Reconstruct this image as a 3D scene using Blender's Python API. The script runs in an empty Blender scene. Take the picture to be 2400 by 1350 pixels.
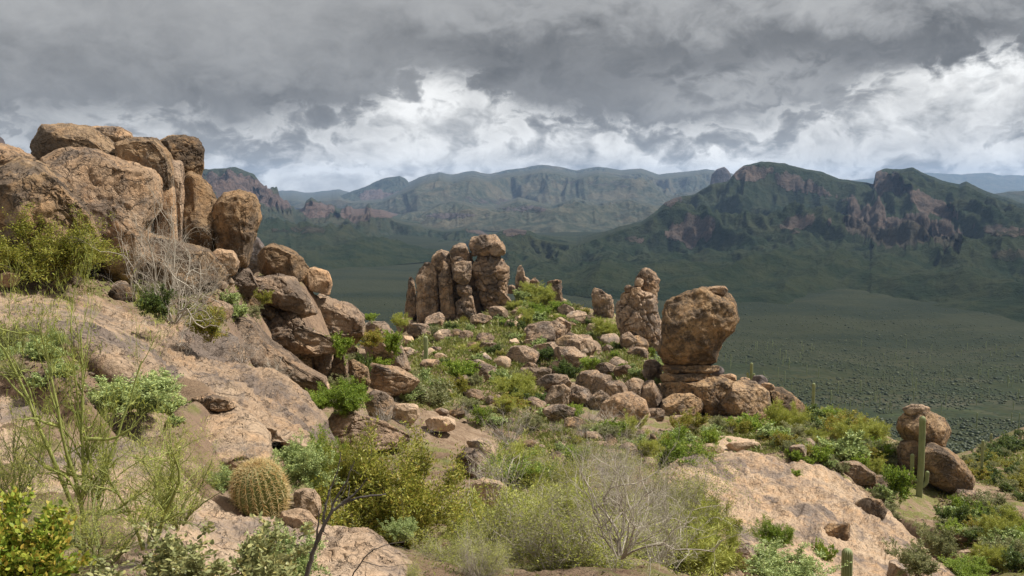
import bpy, bmesh, math, random
import numpy as np
from math import radians as RD
from mathutils import Vector
random.seed(7)
sc = bpy.context.scene
COL = sc.collection
F = 2078.0; PITCH = math.atan(235/2078.0); CP, SP = math.cos(PITCH), math.sin(PITCH)
sc.render.resolution_x, sc.render.resolution_y = 1024, 576

# ---------------------------------------------------------------- view maths (photo is 2400 x 1350)
def ray(px, py):
    px = np.asarray(px, float); py = np.asarray(py, float)
    v = 675 - py
    return np.stack(np.broadcast_arrays(px-1200, F*CP+v*SP, -F*SP+v*CP), -1)
def at(px, py, Y):
    r = ray(px, py); return r*(np.asarray(Y, float)/r[..., 1])[..., None]
def mpp(Y): return Y/F          # metres per photo pixel at depth Y
def proj(P):
    c = P[..., 1]*CP-P[..., 2]*SP; u = P[..., 1]*SP+P[..., 2]*CP
    return 1200+F*P[..., 0]/c, 675-F*u/c

# ---------------------------------------------------------------- numpy noise
def _h(ix, iy, iz, s):
    n = (ix.astype(np.uint32)*np.uint32(374761393)+iy.astype(np.uint32)*np.uint32(668265263)+iz.astype(np.uint32)*np.uint32(2147483647-58)+np.uint32((s*974634777) & 0xffffffff))
    n = (n ^ (n >> np.uint32(13)))*np.uint32(1274126177)
    n = (n ^ (n >> np.uint32(15)))*np.uint32(2246822519)
    n = n ^ (n >> np.uint32(16))
    return n.astype(np.float64)/4294967295.0
def vn(P, s=0):
    i = np.floor(P).astype(np.int64); f = P-i; f = f*f*f*(f*(f*6-15)+10)
    r = 0
    for dx in (0, 1):
        wx = f[:, 0] if dx else 1-f[:, 0]
        for dy in (0, 1):
            wy = f[:, 1] if dy else 1-f[:, 1]
            for dz in (0, 1):
                wz = f[:, 2] if dz else 1-f[:, 2]
                r = r+wx*wy*wz*_h(i[:, 0]+dx, i[:, 1]+dy, i[:, 2]+dz, s)
    return r*2-1
ROT = np.array([[.36, .48, -.8], [-.8, .6, 0], [.48, .64, .6]])
def fbm(P, o=4, s=0, g=.5, ridge=False):
    a, t, r = 1.0, 0, 0
    P = P.copy()
    for k in range(o):
        n = vn(P, s+k*7)
        if ridge: n = 1-2*np.abs(n)
        r = r+a*n; t += a; a *= g; P = (P@ROT.T)*2.03+13.7
    return r/t
def worley(P, s=0):
    i = np.floor(P).astype(np.int64)
    f1 = np.full(len(P), 9.); f2 = np.full(len(P), 9.); cid = np.zeros(len(P))
    for dx in (-1, 0, 1):
        for dy in (-1, 0, 1):
            for dz in (-1, 0, 1):
                c = i+np.array([dx, dy, dz])
                q = np.stack([_h(c[:, 0], c[:, 1], c[:, 2], s+k) for k in (1, 2, 3)], 1)
                d = np.linalg.norm(c+q-P, axis=1)
                m = d < f1
                f2 = np.where(m, f1, np.minimum(f2, d)); cid = np.where(m, q[:, 0], cid); f1 = np.where(m, d, f1)
    return f1, f2, cid
def sstep(a, b, x):
    t = np.clip((x-a)/(b-a), 0, 1); return t*t*(3-2*t)

# ---------------------------------------------------------------- mesh / object helpers
def mesh_np(name, V, Fc, mat=None, smooth=True, attrs=None):
    me = bpy.data.meshes.new(name)
    V = np.asarray(V, np.float32); Fc = np.asarray(Fc, np.int32)
    n, k = Fc.shape
    me.vertices.add(len(V)); me.vertices.foreach_set('co', V.ravel())
    me.loops.add(n*k); me.loops.foreach_set('vertex_index', Fc.ravel())
    me.polygons.add(n); me.polygons.foreach_set('loop_start', np.arange(0, n*k, k, dtype=np.int32))
    me.polygons.foreach_set('loop_total', np.full(n, k, np.int32))
    me.polygons.foreach_set('use_smooth', np.full(n, smooth, bool))
    me.update(calc_edges=True)
    for an, av in (attrs or {}).items():
        at_ = me.attributes.new(an, 'FLOAT', 'POINT'); at_.data.foreach_set('value', np.asarray(av, np.float32))
    if mat: me.materials.append(mat)
    return me
def tag(o, label=None, cat=None, group=None, kind=None):
    if label: o['label'] = label
    if cat: o['category'] = cat
    if group: o['group'] = group
    if kind: o['kind'] = kind
    return o
def obj(name, me, parent=None, loc=(0, 0, 0)):
    o = bpy.data.objects.new(name, me); COL.objects.link(o); o.location = loc
    if parent: o.parent = parent
    return o
def empty(name, loc): 
    o = bpy.data.objects.new(name, None); COL.objects.link(o); o.location = loc; o.empty_display_size = .2; return o
def copy_tree(o, parent=None):
    c = o.copy(); COL.objects.link(c); c.parent = parent
    for ch in o.children: copy_tree(ch, c)
    return c
def vnormals(V, Fc):
    a, b, c = V[Fc[:, 0]], V[Fc[:, 1]], V[Fc[:, 2]]
    n = np.cross(b-a, c-a)
    if Fc.shape[1] == 4: n = np.cross(c-a, V[Fc[:, 3]]-b)
    N = np.zeros_like(V)
    for k in range(Fc.shape[1]):
        for j in range(3): N[:, j] += np.bincount(Fc[:, k], n[:, j], len(V))
    return N/np.maximum(np.linalg.norm(N, axis=1), 1e-12)[:, None]
_ico = {}
def ico(sub):
    if sub not in _ico:
        bm = bmesh.new(); bmesh.ops.create_icosphere(bm, subdivisions=sub, radius=1)
        V = np.array([v.co[:] for v in bm.verts]); Fc = np.array([[v.index for v in f.verts] for f in bm.faces]); bm.free()
        V /= np.linalg.norm(V, axis=1)[:, None]
        _ico[sub] = (V, Fc)
    return _ico[sub]

# ---------------------------------------------------------------- materials
def newmat(name):
    m = bpy.data.materials.new(name); m.use_nodes = True; nt = m.node_tree; nt.nodes.clear(); return m, nt
class NT:
    def __init__(s, nt): s.nt = nt
    def n(s, t, ins=None, **kw):
        nd = s.nt.nodes.new(t)
        for k, v in kw.items(): setattr(nd, k, v)
        for k, v in (ins or {}).items():
            sk = nd.inputs[k]
            if isinstance(v, bpy.types.NodeSocket): s.nt.links.new(v, sk)
            else: sk.default_value = v
        return nd
    def math(s, op, a, b=0.0, c=None, clamp=False):
        d = {0: a, 1: b}
        if c is not None: d[2] = c
        return s.n('ShaderNodeMath', d, operation=op, use_clamp=clamp).outputs[0]
    def noise(s, vec, scale, detail=6, rough=.55, dist=0.0):
        return s.n('ShaderNodeTexNoise', {'Vector': vec, 'Scale': scale, 'Detail': detail, 'Roughness': rough, 'Distortion': dist}).outputs[0]
    def mr(s, v, a, b, c=0.0, d=1.0, smooth=True):
        return s.n('ShaderNodeMapRange', {0: v, 1: a, 2: b, 3: c, 4: d}, interpolation_type='SMOOTHSTEP' if smooth else 'LINEAR').outputs[0]
    def mix(s, f, a, b, bt='MIX'):
        nd = s.nt.nodes.new('ShaderNodeMix'); nd.data_type = 'RGBA'; nd.blend_type = bt
        for sk, v in ((nd.inputs[0], f), (nd.inputs[6], a), (nd.inputs[7], b)):
            if isinstance(v, bpy.types.NodeSocket): s.nt.links.new(v, sk)
            else: sk.default_value = v if not isinstance(v, tuple) or len(v) == 4 else (*v, 1)
        return nd.outputs[2]
    def out(s, sh): s.n('ShaderNodeOutputMaterial', {'Surface': sh})
def attr(t, name): return t.n('ShaderNodeAttribute', attribute_name=name).outputs['Fac']

def rock_mat(name, light, mid, dark, varn=.5, sc_=1.0, grey=.3, bump=.5, streak=.5, patch=1.0, ck=1.0, flake=.7):
    m, nt = newmat(name); t = NT(nt)
    co = t.n('ShaderNodeTexCoord').outputs['Object']
    rnd = t.n('ShaderNodeObjectInfo').outputs['Random']
    off = t.n('ShaderNodeVectorMath', {0: co, 1: t.n('ShaderNodeCombineXYZ', {0: t.math('MULTIPLY', rnd, 40), 1: t.math('MULTIPLY', rnd, 13.7)}).outputs[0]}, operation='ADD').outputs[0]
    big = t.noise(off, .55*sc_, 5, .6, .6)
    md = t.noise(off, 2.3*sc_, 8, .68, .3)
    vr = t.noise(off, patch*sc_, 12, .74, .15)
    fine = t.noise(off, 17*sc_, 8, .7)
    col = t.mix(t.mr(big, .38, .62), light, mid)
    col = t.mix(t.mr(md, .45, .66, 0, .55), col, (light[0]*1.12, light[1]*.93, light[2]*.72))
    v2 = t.math('ADD', vr, t.math('MULTIPLY', t.math('SUBTRACT', fine, .5), .22))
    th = .62-.24*varn
    col = t.mix(t.mr(v2, th-.02, th+.10, 0, .9), col, dark)
    stk = t.noise(t.n('ShaderNodeVectorMath', {0: off, 1: (1, 1, .18)}, operation='MULTIPLY').outputs[0], 3.2*sc_, 8, .7)
    col = t.mix(t.mr(stk, .54, .66, 0, streak), col, dark)
    gy = t.noise(off, 1.9*sc_, 9, .72, .2)
    col = t.mix(t.mr(gy, .56, .64, 0, grey), col, (.30, .275, .25))
    # pits (wind-worn holes) and thin flaking cracks
    w = t.n('ShaderNodeVectorMath', {0: off, 1: t.n('ShaderNodeVectorMath', {0: t.n('ShaderNodeTexNoise', {'Vector': off, 'Scale': 3*sc_, 'Detail': 3}).outputs[1], 1: (.5, .5, .5)}, operation='SUBTRACT').outputs[0]}, operation='ADD').outputs[0]
    vo = t.n('ShaderNodeTexVoronoi', {'Vector': w, 'Scale': 5.5*sc_, 'Randomness': 1}).outputs[0]
    pit = t.math('MULTIPLY', t.mr(vo, .0, .28, 1, 0), t.mr(t.noise(off, 1.3*sc_, 3), .5, .6))
    ws = t.n('ShaderNodeVectorMath', {0: w, 1: (.5, .5, 1.7)}, operation='MULTIPLY').outputs[0]
    ed = t.n('ShaderNodeTexVoronoi', {'Vector': ws, 'Scale': .95*sc_}, feature='DISTANCE_TO_EDGE').outputs[0]
    ed2 = t.n('ShaderNodeTexVoronoi', {'Vector': w, 'Scale': 2.7*sc_}, feature='DISTANCE_TO_EDGE').outputs[0]
    crk = t.math('MULTIPLY', t.mr(ed, 0, .03, ck, 0), t.mr(t.noise(off, .9*sc_, 4), .40, .52))
    crk = t.math('MAXIMUM', crk, t.math('MULTIPLY', t.mr(ed2, 0, .05, .8*ck, 0), t.mr(t.noise(off, 1.4*sc_, 4), .50, .60)))
    r2 = t.math('FRACT', t.math('MULTIPLY', rnd, 37.7))
    col = t.mix(t.math('MULTIPLY', r2, .2), col, (.27, .225, .185))
    spk = t.math('MULTIPLY', t.mr(t.math('FRACT', t.math('MULTIPLY', rnd, 91.3)), 0, 1, .82, 1.14, False), 1.0)
    col = t.mix(1.0, col, t.n('ShaderNodeCombineColor', {0: spk, 1: spk, 2: spk}).outputs[0], 'MULTIPLY')
    spk = t.mr(fine, .3, .7, .6, 1.32, False)
    col = t.mix(1.0, col, t.n('ShaderNodeCombineColor', {0: spk, 1: spk, 2: spk}).outputs[0], 'MULTIPLY')
    col = t.mix(t.math('MULTIPLY', crk, .6), col, (dark[0]*.6, dark[1]*.6, dark[2]*.6))
    h = t.math('ADD', t.math('MULTIPLY', md, .16/sc_), t.math('MULTIPLY', fine, .05/sc_))
    h = t.math('ADD', h, t.math('MULTIPLY', t.noise(off, 6*sc_, 6, .65), .08/sc_))
    h = t.math('SUBTRACT', h, t.math('MULTIPLY', pit, .05/sc_))
    h = t.math('SUBTRACT', h, t.math('MULTIPLY', crk, .07/sc_))
    # exfoliation sheets: contour-like steps of a warped field
    ex = t.noise(off, .42*sc_, 9, .60, .35)
    for k_, th_ in enumerate((.40, .46, .515, .57, .63)):
        h = t.math('ADD', h, t.mr(ex, th_, th_+.006, 0, .045*flake/sc_))
        col = t.mix(t.math('MULTIPLY', t.mr(t.math('ABSOLUTE', t.math('SUBTRACT', ex, th_-.002)), 0, .0035, 1, 0), .55*min(1, flake)), col, (dark[0]*.5, dark[1]*.5, dark[2]*.5))
    bp = t.n('ShaderNodeBump', {'Strength': bump, 'Distance': 1.0, 'Height': h}).outputs[0]
    b = t.n('ShaderNodeBsdfPrincipled', {'Base Color': col, 'Roughness': .92, 'Normal': bp, 'Specular IOR Level': .2})
    t.out(b.outputs[0]); return m

def leaf_mat(name, cols, trans=.35, rough=.5):
    """cols: dark, mid, light picked per leaf"""
    m, nt = newmat(name); t = NT(nt)
    v = attr(t, 'v'); rnd = t.n('ShaderNodeObjectInfo').outputs['Random']
    r = t.n('ShaderNodeValToRGB', {0: t.math('ADD', v, t.math('MULTIPLY', t.math('SUBTRACT', rnd, .5), .25), clamp=True)})
    e = r.color_ramp.elements
    e[0].color = (*cols[0], 1); e[1].color = (*cols[-1], 1)
    for k, c in enumerate(cols[1:-1]):
        x = e.new((k+1)/(len(cols)-1)); x.color = (*c, 1)
    d = t.n('ShaderNodeBsdfPrincipled', {'Base Color': r.outputs[0], 'Roughness': rough, 'Specular IOR Level': .25})
    tr = t.n('ShaderNodeBsdfTranslucent', {'Color': r.outputs[0]})
    t.out(t.n('ShaderNodeMixShader', {0: trans, 1: d.outputs[0], 2: tr.outputs[0]}).outputs[0]); return m
def stem_mat(name, c1, c2, scale=9):
    m, nt = newmat(name); t = NT(nt)
    co = t.n('ShaderNodeTexCoord').outputs['Object']
    n = t.noise(co, scale, 5, .6)
    col = t.mix(t.mr(n, .35, .65), c1, c2)
    bp = t.n('ShaderNodeBump', {'Strength': .3, 'Distance': .01, 'Height': t.noise(co, scale*8, 4)}).outputs[0]
    t.out(t.n('ShaderNodeBsdfPrincipled', {'Base Color': col, 'Roughness': .8, 'Normal': bp}).outputs[0]); return m

M = {
 'tan':   rock_mat('sandy_rock', (.46, .31, .19), (.37, .24, .14), (.14, .105, .08), .45, 1, .3, .85),
 'slab':  rock_mat('pink_slab_rock', (.52, .38, .255), (.45, .315, .205), (.19, .15, .125), .49, 1, .28, .9, 0, .42, .3, 1.9),
 'brown': rock_mat('varnished_rock', (.40, .265, .145), (.30, .19, .10), (.10, .072, .05), .62, .8, .12, 1.0),
 'mid':   rock_mat('brown_rock', (.40, .285, .19), (.31, .215, .145), (.135, .10, .075), .55, .6, .35, 1.0),
 'pin':   rock_mat('pinnacle_rock', (.42, .295, .195), (.33, .225, .145), (.12, .09, .07), .55, .42, .3, 1.0),
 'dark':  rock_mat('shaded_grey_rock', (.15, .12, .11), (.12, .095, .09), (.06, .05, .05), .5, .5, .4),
}
# ================================================================ TERRAIN
TC = {  # photo column : [(depth, photo row)]  negative row value = height in metres instead
 -400: [(1, -1.3), (2.5, -1.3), (5, 1000), (10, 820), (16, 700), (24, 600), (40, 640), (75, 800), (150, 1000)],
 0: [(1, -1.5), (2.5, -1.55), (5, 1130), (8, 900), (12, 740), (15, 672), (22, 610), (40, 640), (75, 820), (150, 1000)],
 200: [(1, -1.5), (2.5, -1.6), (5, 1130), (8, 930), (12, 780), (15, 700), (20, 640), (32, 610), (50, 720), (100, 950)],
 400: [(1, -1.5), (2.5, -1.7), (5, 1200), (8, 1000), (12, 840), (17, 720), (24, 640), (32, 620), (50, 740), (100, 950)],
 600: [(1, -1.6), (2.5, -1.9), (5, 1270), (7, 1190), (10, 1065), (15, 905), (20, 790), (27, 680), (33, 665), (50, 780), (100, 950)],
 800: [(1, -1.7), (2.5, -2.0), (5, 1290), (7, 1260), (10, 1180), (15, 1050), (22, 930), (30, 850), (38, 790), (60, 900), (100, 980)],
 1000: [(1, -1.8), (2.5, -2.4), (5, 1380), (8, 1290), (12, 1180), (20, 1050), (35, 965), (50, 930), (70, 860), (90, 810), (112, 765), (125, 762), (160, 860)],
 1200: [(1, -1.9), (2.5, -2.6), (5, 1440), (8, 1340), (12, 1220), (20, 1090), (35, 985), (50, 950), (70, 870), (95, 780), (118, 712), (130, 735), (170, 860)],
 1320: [(50, 958), (70, 885), (90, 800), (110, 730), (122, 712), (135, 740), (170, 860)],
 1450: [(1, -2.0), (2.5, -2.7), (5, 1450), (10, 1270), (20, 1090), (35, 995), (50, 962), (65, 900), (85, 820), (105, 748), (118, 745), (150, 850)],
 1600: [(1, -2), (2.5, -2.7), (5, 1480), (10, 1350), (18, 1200), (26, 1110), (34, 1070), (45, 1005), (60, 975), (75, 965), (100, 985), (150, 1020)],
 1800: [(1, -2), (2.5, -2.7), (5, 1550), (10, 1500), (20, 1400), (27, 1260), (34, 1095), (45, 1030), (60, 990), (75, 980), (100, 1005), (150, 1040)],
 2000: [(1, -2), (2.5, -2.7), (5, 1600), (10, 1550), (20, 1430), (28, 1290), (36, 1160), (50, 1070), (65, 1015), (85, 995), (110, 1020), (150, 1050)],
 2200: [(1, -2), (5, 1600), (10, 1550), (20, 1400), (30, 1270), (45, 1195), (60, 1130), (80, 1080), (110, 1075), (150, 1080), (250, 1075)],
 2400: [(1, -2), (5, 1600), (12, 1500), (20, 1390), (32, 1285), (45, 1205), (62, 1150), (80, 1120), (105, 1075), (140, 1003), (170, 1015), (250, 1070)],
 2800: [(1, -2), (10, 1500), (30, 1270), (60, 1150), (100, 1000), (140, 900), (180, 890), (300, 1060)],
}
_cp = []
for px, L in TC.items():
    for Y, v in L:
        if v < 0: _cp.append(((px-1200)/F/CP, math.log(Y), v/Y))
        else:
            r = ray(px, v); _cp.append((r[0]/r[1], math.log(Y), r[2]/r[1]))
    for Y, z in ((400, -106), (620, -126), (1000, -143), (1500, -149), (2200, -149), (4000, -150), (14000, -170)):
        _cp.append(((px-1200)/F/CP, math.log(Y), z/Y))
for k in (-2.2, 2.2):
    for Y, z in ((1, -1.5), (5, -2.5), (20, -6), (60, -15), (150, -45), (400, -106), (1000, -143), (4000, -150), (14000, -170)):
        _cp.append((k, math.log(Y), z/Y))
EXTRA = []       # rocks add the point they stand on
def solve_ground():
    global _C, _W
    P = np.array(_cp+EXTRA); keep = []
    for i in range(len(P)):     # drop near-duplicates
        if all((P[i, 0]-P[j, 0])**2*9+(P[i, 1]-P[j, 1])**2 > .0016 for j in keep): keep.append(i)
    P = P[keep]
    _C = P[:, :2]*np.array([3., 1.])
    D = np.linalg.norm(_C[:, None]-_C[None], axis=2)
    A = np.sqrt(D*D+.003); n = len(P)
    S = np.zeros((n+1, n+1)); S[:n, :n] = A-np.eye(n)*.004; S[:n, n] = 1; S[n, :n] = 1
    _W = np.linalg.solve(S, np.append(P[:, 2], 0))
def Hbase(x, y):
    x = np.atleast_1d(x).astype(float); y = np.maximum(np.atleast_1d(y).astype(float), .3)
    out = np.empty(len(x)); q = np.stack([x/y*3, np.log(y)], 1)
    for i in range(0, len(x), 40000):
        d2 = (q[i:i+40000, None, 0]-_C[None, :, 0])**2+(q[i:i+40000, None, 1]-_C[None, :, 1])**2
        out[i:i+40000] = np.sqrt(d2+.003)@_W[:-1]+_W[-1]
    return out*y
CARVE = [  # photo-column range, lower and upper depth line, how far the soil lies below the bare slab there
 ([(-200, 11.3), (0, 11.3), (300, 10), (600, 10.8), (765, 11.5)], [(-200, 14.6), (300, 15), (600, 14.2), (765, 12.3)], .55, .5),
 ([(-250, 3.2), (1020, 4.2)], [(-250, 8.2), (0, 8.1), (300, 7.0), (600, 6.0), (1020, 5.4)], .28, .25),
 ([(1530, 21), (1750, 19), (2000, 19), (2340, 20)], [(1530, 33), (1800, 37), (2030, 39), (2130, 37), (2300, 32)], 2.4, 1.5),
]
def H(x, y, fine=True):
    x = np.atleast_1d(x).astype(float); y = np.atleast_1d(y).astype(float)
    z = Hbase(x, y); P = np.stack([x, y, z*0], 1); r = np.hypot(x, y)
    amp = np.clip(r/30, .12, 1)*(1-sstep(200, 500, r))
    z += amp*(.45*fbm(P*.22, 4, 3)+.16*fbm(P*1.1, 3, 5))
    z += .07*fbm(P*3.1, 4, 6, .6)*(1-sstep(30, 60, r))
    k = (y < 95) & (np.abs(x/y) < .8)
    if k.any() and fine:
        Q = P[k]*np.array([1., 1., 0]); W = Q+.35*np.stack([fbm(Q*1.3, 3, 51), fbm(Q*1.3, 3, 52), Q[:, 2]], 1)
        f1, f2, c1 = worley(W*2.6, 61); g1, g2, c2 = worley(W*np.array([.75, .75, 1])+9, 63)
        pat = sstep(-.15, .25, fbm(Q*.4, 3, 55))
        z[k] += (.085*c1*(1-sstep(.1, .5, f1))*pat+(.24*(c2-.25)*sstep(.02, .16, g2-g1)*(1-.4*f1))*sstep(4, 12, y[k]))*(1-sstep(70, 95, y[k]))
    pxx = 1200+x/y*F*CP
    for lo, hi, dp, mg in CARVE:
        lo, hi = np.array(lo, float), np.array(hi, float)
        a0 = np.interp(pxx, lo[:, 0], lo[:, 1]); a1 = np.interp(pxx, hi[:, 0], hi[:, 1])
        z -= dp*sstep(a0-mg*.2, a0+mg, y)*(1-sstep(a1-mg, a1+mg*.2, y))*sstep(lo[0, 0], lo[0, 0]+40, pxx)*(1-sstep(lo[-1, 0]-40, lo[-1, 0], pxx))
    # gentle washes across the valley floor
    z += 9*fbm(P*np.array([.006, .003, 1]), 5, 9)*sstep(300, 700, r)
    return z
_YS = np.exp(np.linspace(math.log(1.8), math.log(1500), 150))
def hit(px, py, top=True):
    """where the sight line through a photo point meets the ground"""
    r = ray(px, py); r = r/r[1]; ys = _YS
    for _ in range(2):
        z = H(r[0]*ys, ys, False); b = np.nonzero(r[2]*ys <= z)[0]
        if len(b) == 0: return None
        i = b[0]; y = ys[i]
        if i == 0: break
        y0 = ys[i-1]; d0 = r[2]*y0-z[i-1]; d1 = r[2]*y-z[i]; ya, yb = y0, y; y = y0+(y-y0)*d0/(d0-d1); ys = np.linspace(ya, yb, 12)
    return np.array([r[0]*y, y, H(r[0]*y, y)[0] if top and y < 95 else r[2]*y])
# ================================================================ ROCKS
def poly_r(pts, c, th):
    P = np.array(pts, float)-c; n = len(P); R = np.zeros(len(th))
    d = np.stack([np.cos(th), np.sin(th)], 1)
    for k in range(n):
        a, b = P[k], P[(k+1) % n]; e = b-a
        den = d[:, 0]*e[1]-d[:, 1]*e[0]; den = np.where(abs(den) < 1e-9, 1e-9, den)
        t = (a[0]*e[1]-a[1]*e[0])/den; s = (a[0]*d[:, 1]-a[1]*d[:, 0])/den
        ok = (s >= -1e-6) & (s <= 1+1e-6) & (t > 0)
        R = np.where(ok, np.maximum(R, t), R)
    return R
def rough_rock(V, Fc, size, rng, facet=.5, lump=.05, joint=0., strata=0., fine=.012, jf=1.0, seed=0, fy=2.2, flake=.0, chip=1.):
    """V about its own centre, in metres; size = mean radius"""
    N = vnormals(V, Fc)
    P = V/size+seed*3.17
    if facet > 0:        # broken flat faces
        lo, hi = V.min(0), V.max(0)
        for k in range(22):
            n = rng.normal(size=3); n[1] *= fy; n /= np.linalg.norm(n)
            sup = (V@n).max(); d = sup*(1-facet*rng.uniform(.05, .34))
            ex = np.maximum(V@n-d, 0); V = V-np.outer(ex*.98, n)
        l2, h2 = V.min(0), V.max(0); V = lo+(V-l2)/(h2-l2)*(hi-lo); N = vnormals(V, Fc)
    disp = lump*fbm(P*1.3, 4, seed)*2+fine*fbm(P*9, 4, seed+1, .6)*2
    disp += .35*lump*fbm(P*3.5, 4, seed+5, .6, True)
    if joint > 0:
        W = P*jf+.25*np.stack([fbm(P*2, 2, seed+11), fbm(P*2, 2, seed+12), fbm(P*2, 2, seed+13)], 1)
        f1, f2, cid = worley(W*1.6, seed+2)
        disp -= joint*(1-sstep(0, .10, f2-f1)); disp += joint*.8*(cid-.5)
        f1, f2, cid = worley(W*np.array([4.1, 4.1, 3.]), seed+4)
        disp -= joint*.28*(1-sstep(0, .12, f2-f1)); disp += joint*.25*(cid-.5)
    f1, f2, cid = worley(P*np.array([2.3, 2.3, 2.0])+.3*fbm(P*3, 2, seed+31)[:, None], seed+33)
    disp += chip*(.028*(cid-.5)-.02*(1-sstep(0, .09, f2-f1)))
    if strata > 0:
        h = P[:, 2]*5+1.2*fbm(P*1.1, 3, seed+8)
        fr = h-np.floor(h); disp -= strata*(sstep(.0, .12, fr)*(1-sstep(.12, .3, fr)))
    if flake > 0:
        q = fbm(P*.75, 6, seed+41, .58)
        for th_ in (-.28, -.16, -.06, .03, .12, .22): disp += flake*(sstep(th_, th_+.012, q)-.5)
    pit = np.maximum(fbm(P*6.5, 3, seed+21, .6)-.22, 0); disp -= pit*fine*5
    return V+N*(disp*size)[:, None]
ROCKS = []
def norm_rock(label, pts, Y, thick, mat, name, cat, group, kw):
    if len(pts) == 4 and not isinstance(pts[0], tuple):
        x0, y0, x1, y1 = pts; rg = random.Random(int(x0*7+y0*13)); cx, cy = (x0+x1)/2, (y0+y1)/2
        k = 11; sk = rg.uniform(-.18, .18); P = []
        for i in range(k):
            a = i/k*2*math.pi+rg.uniform(-.2, .2); c, s = math.cos(a), math.sin(a); q = (abs(c)**3.2+abs(s)**3.2)**(-1/3.2)*rg.uniform(.84, 1.04)
            P.append((cx+(x1-x0)/2*(c*q-sk*s*q), cy+(y1-y0)/2*s*q))
        pts = P
    return dict(label=label, pts=pts, Y=Y, thick=thick, mat=mat, name=name, cat=cat, group=group, kw=kw)
def R(label, pts, Y=None, mat='tan', thick=None, name='boulder', cat='boulder', group=None, ground=True, **kw):
    r = norm_rock(label, pts, Y, thick, mat, name, cat, group, kw)
    A = np.array(r['pts'], float); x0, y0 = A.min(0); x1, y1 = A.max(0)
    if Y and ground:
        q = ray((x0+x1)/2, y1-.1*(y1-y0)); EXTRA.append((q[0]/q[1], math.log(Y), q[2]/q[1]))
    ROCKS.append(r)
def build_rock(i, r):
    A = np.array(r['pts'], float); c = A.mean(0); x0, y0 = A.min(0); x1, y1 = A.max(0)
    kw = dict(r['kw']); c = np.array(kw.pop('c', c), float)
    Y = r['Y']
    if Y is None:
        h = hit((x0+x1)/2, y1-.12*(y1-y0)); Y = min(h[1], 160) if h is not None else 100
    w = (x1-x0)*mpp(Y); hh = (y1-y0)*mpp(Y)
    th = (r['thick'] or .55*min(w, hh*1.4)); tilt = kw.pop('tilt', 0); boxy = kw.pop('boxy', 3.3)
    px_w = (x1-x0)*1024/2400
    sub = kw.pop('sub', 6 if px_w > 36 else 5 if px_w > 15 else 4)
    D, Fc = ico(sub)
    s0, c0 = D[:, 1], np.hypot(D[:, 0], D[:, 2]); k = (np.abs(s0)**boxy+c0**boxy)**(-1/boxy)
    s, cc = s0*k, c0*k; ang = np.arctan2(-D[:, 2], D[:, 0])
    rr = poly_r(r['pts'], c, ang)
    px = c[0]+cc*rr*np.cos(ang); py = c[1]+cc*rr*np.sin(ang)
    v = (c[1]-py)/max((y1-y0)/2, 1)
    dep = Y+s*th+tilt*v
    V = at(px, py, dep)
    base = at(c[0], y1, Y); V = V-base
    ctr = V.mean(0); size = kw.pop('size', None) or (w*hh*max(th*2, .3*w))**(1/3)/2
    rng = np.random.default_rng(i+5)
    kw.setdefault('lump', .05)
    V = rough_rock(V-ctr, Fc, size, rng, seed=i*3+1, **kw)+ctr
    me = mesh_np(r['name'], V, Fc, M[r['mat']])
    o = obj(r['name'], me, loc=tuple(base)); tag(o, r['label'], r['cat'], r['group']); r['obj'] = o; r['Yf'] = Y
    return o
def loft(label, top, bot, Yt, Yb, thick, mat='slab', n=300, m=150, name='rock_slab', seed=1, size=1.5, end=2.5, lean=1.0, **kw):
    """long whale-backed slab: top/bot are photo rows along it, Yt/Yb the depth of its upper and lower edge"""
    t = np.array(top, float); b = np.array(bot, float)
    u = np.linspace(0, 1, n); e = (1-np.abs(2*u-1)**8)**.5
    X = t[0, 0]+(t[-1, 0]-t[0, 0])*u
    T = np.interp(X, t[:, 0], t[:, 1]); B = np.interp(X, b[:, 0], b[:, 1])
    YT = np.interp(X, *np.array(Yt, float).T); YB = np.interp(X, *np.array(Yb, float).T)
    ph = np.linspace(0, 2*math.pi, m, endpoint=False)
    U, PH = np.meshgrid(np.arange(n), ph, indexing='ij')
    C, S = np.cos(PH), np.sin(PH); sg = lambda z, p: np.sign(z)*np.abs(z)**p
    mid = ((T+B)/2)[U]; hf = ((B-T)/2*e)[U]
    v = sg(S, .85); d = sg(C, .85)
    PY = mid-hf*v
    YY = (YT[U]+YB[U])/2+(YT[U]-YB[U])/2*v*lean+d*thick*e[U]
    V = at(X[U], PY, YY).reshape(-1, 3)
    i, j = np.meshgrid(np.arange(n-1), np.arange(m), indexing='ij')
    Fc = np.stack([i*m+j, i*m+(j+1) % m, (i+1)*m+(j+1) % m, (i+1)*m+j], -1).reshape(-1, 4)
    base = V[V[:, 2].argmin()]*np.array([1, 1, 1.]); V = V-base; ctr = V.mean(0)
    nn = vnormals(V, Fc)
    if ((V-ctr)*nn).sum() < 0: Fc = Fc[:, ::-1]
    rng = np.random.default_rng(seed)
    kw.setdefault('facet', 0); kw.setdefault('chip', .2)
    V = rough_rock(V-ctr, Fc, size, rng, seed=seed*5, **kw)+ctr
    o = obj(name, mesh_np(name, V, Fc, M[mat]), loc=tuple(base)); tag(o, label, 'rock slab'); return o

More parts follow.
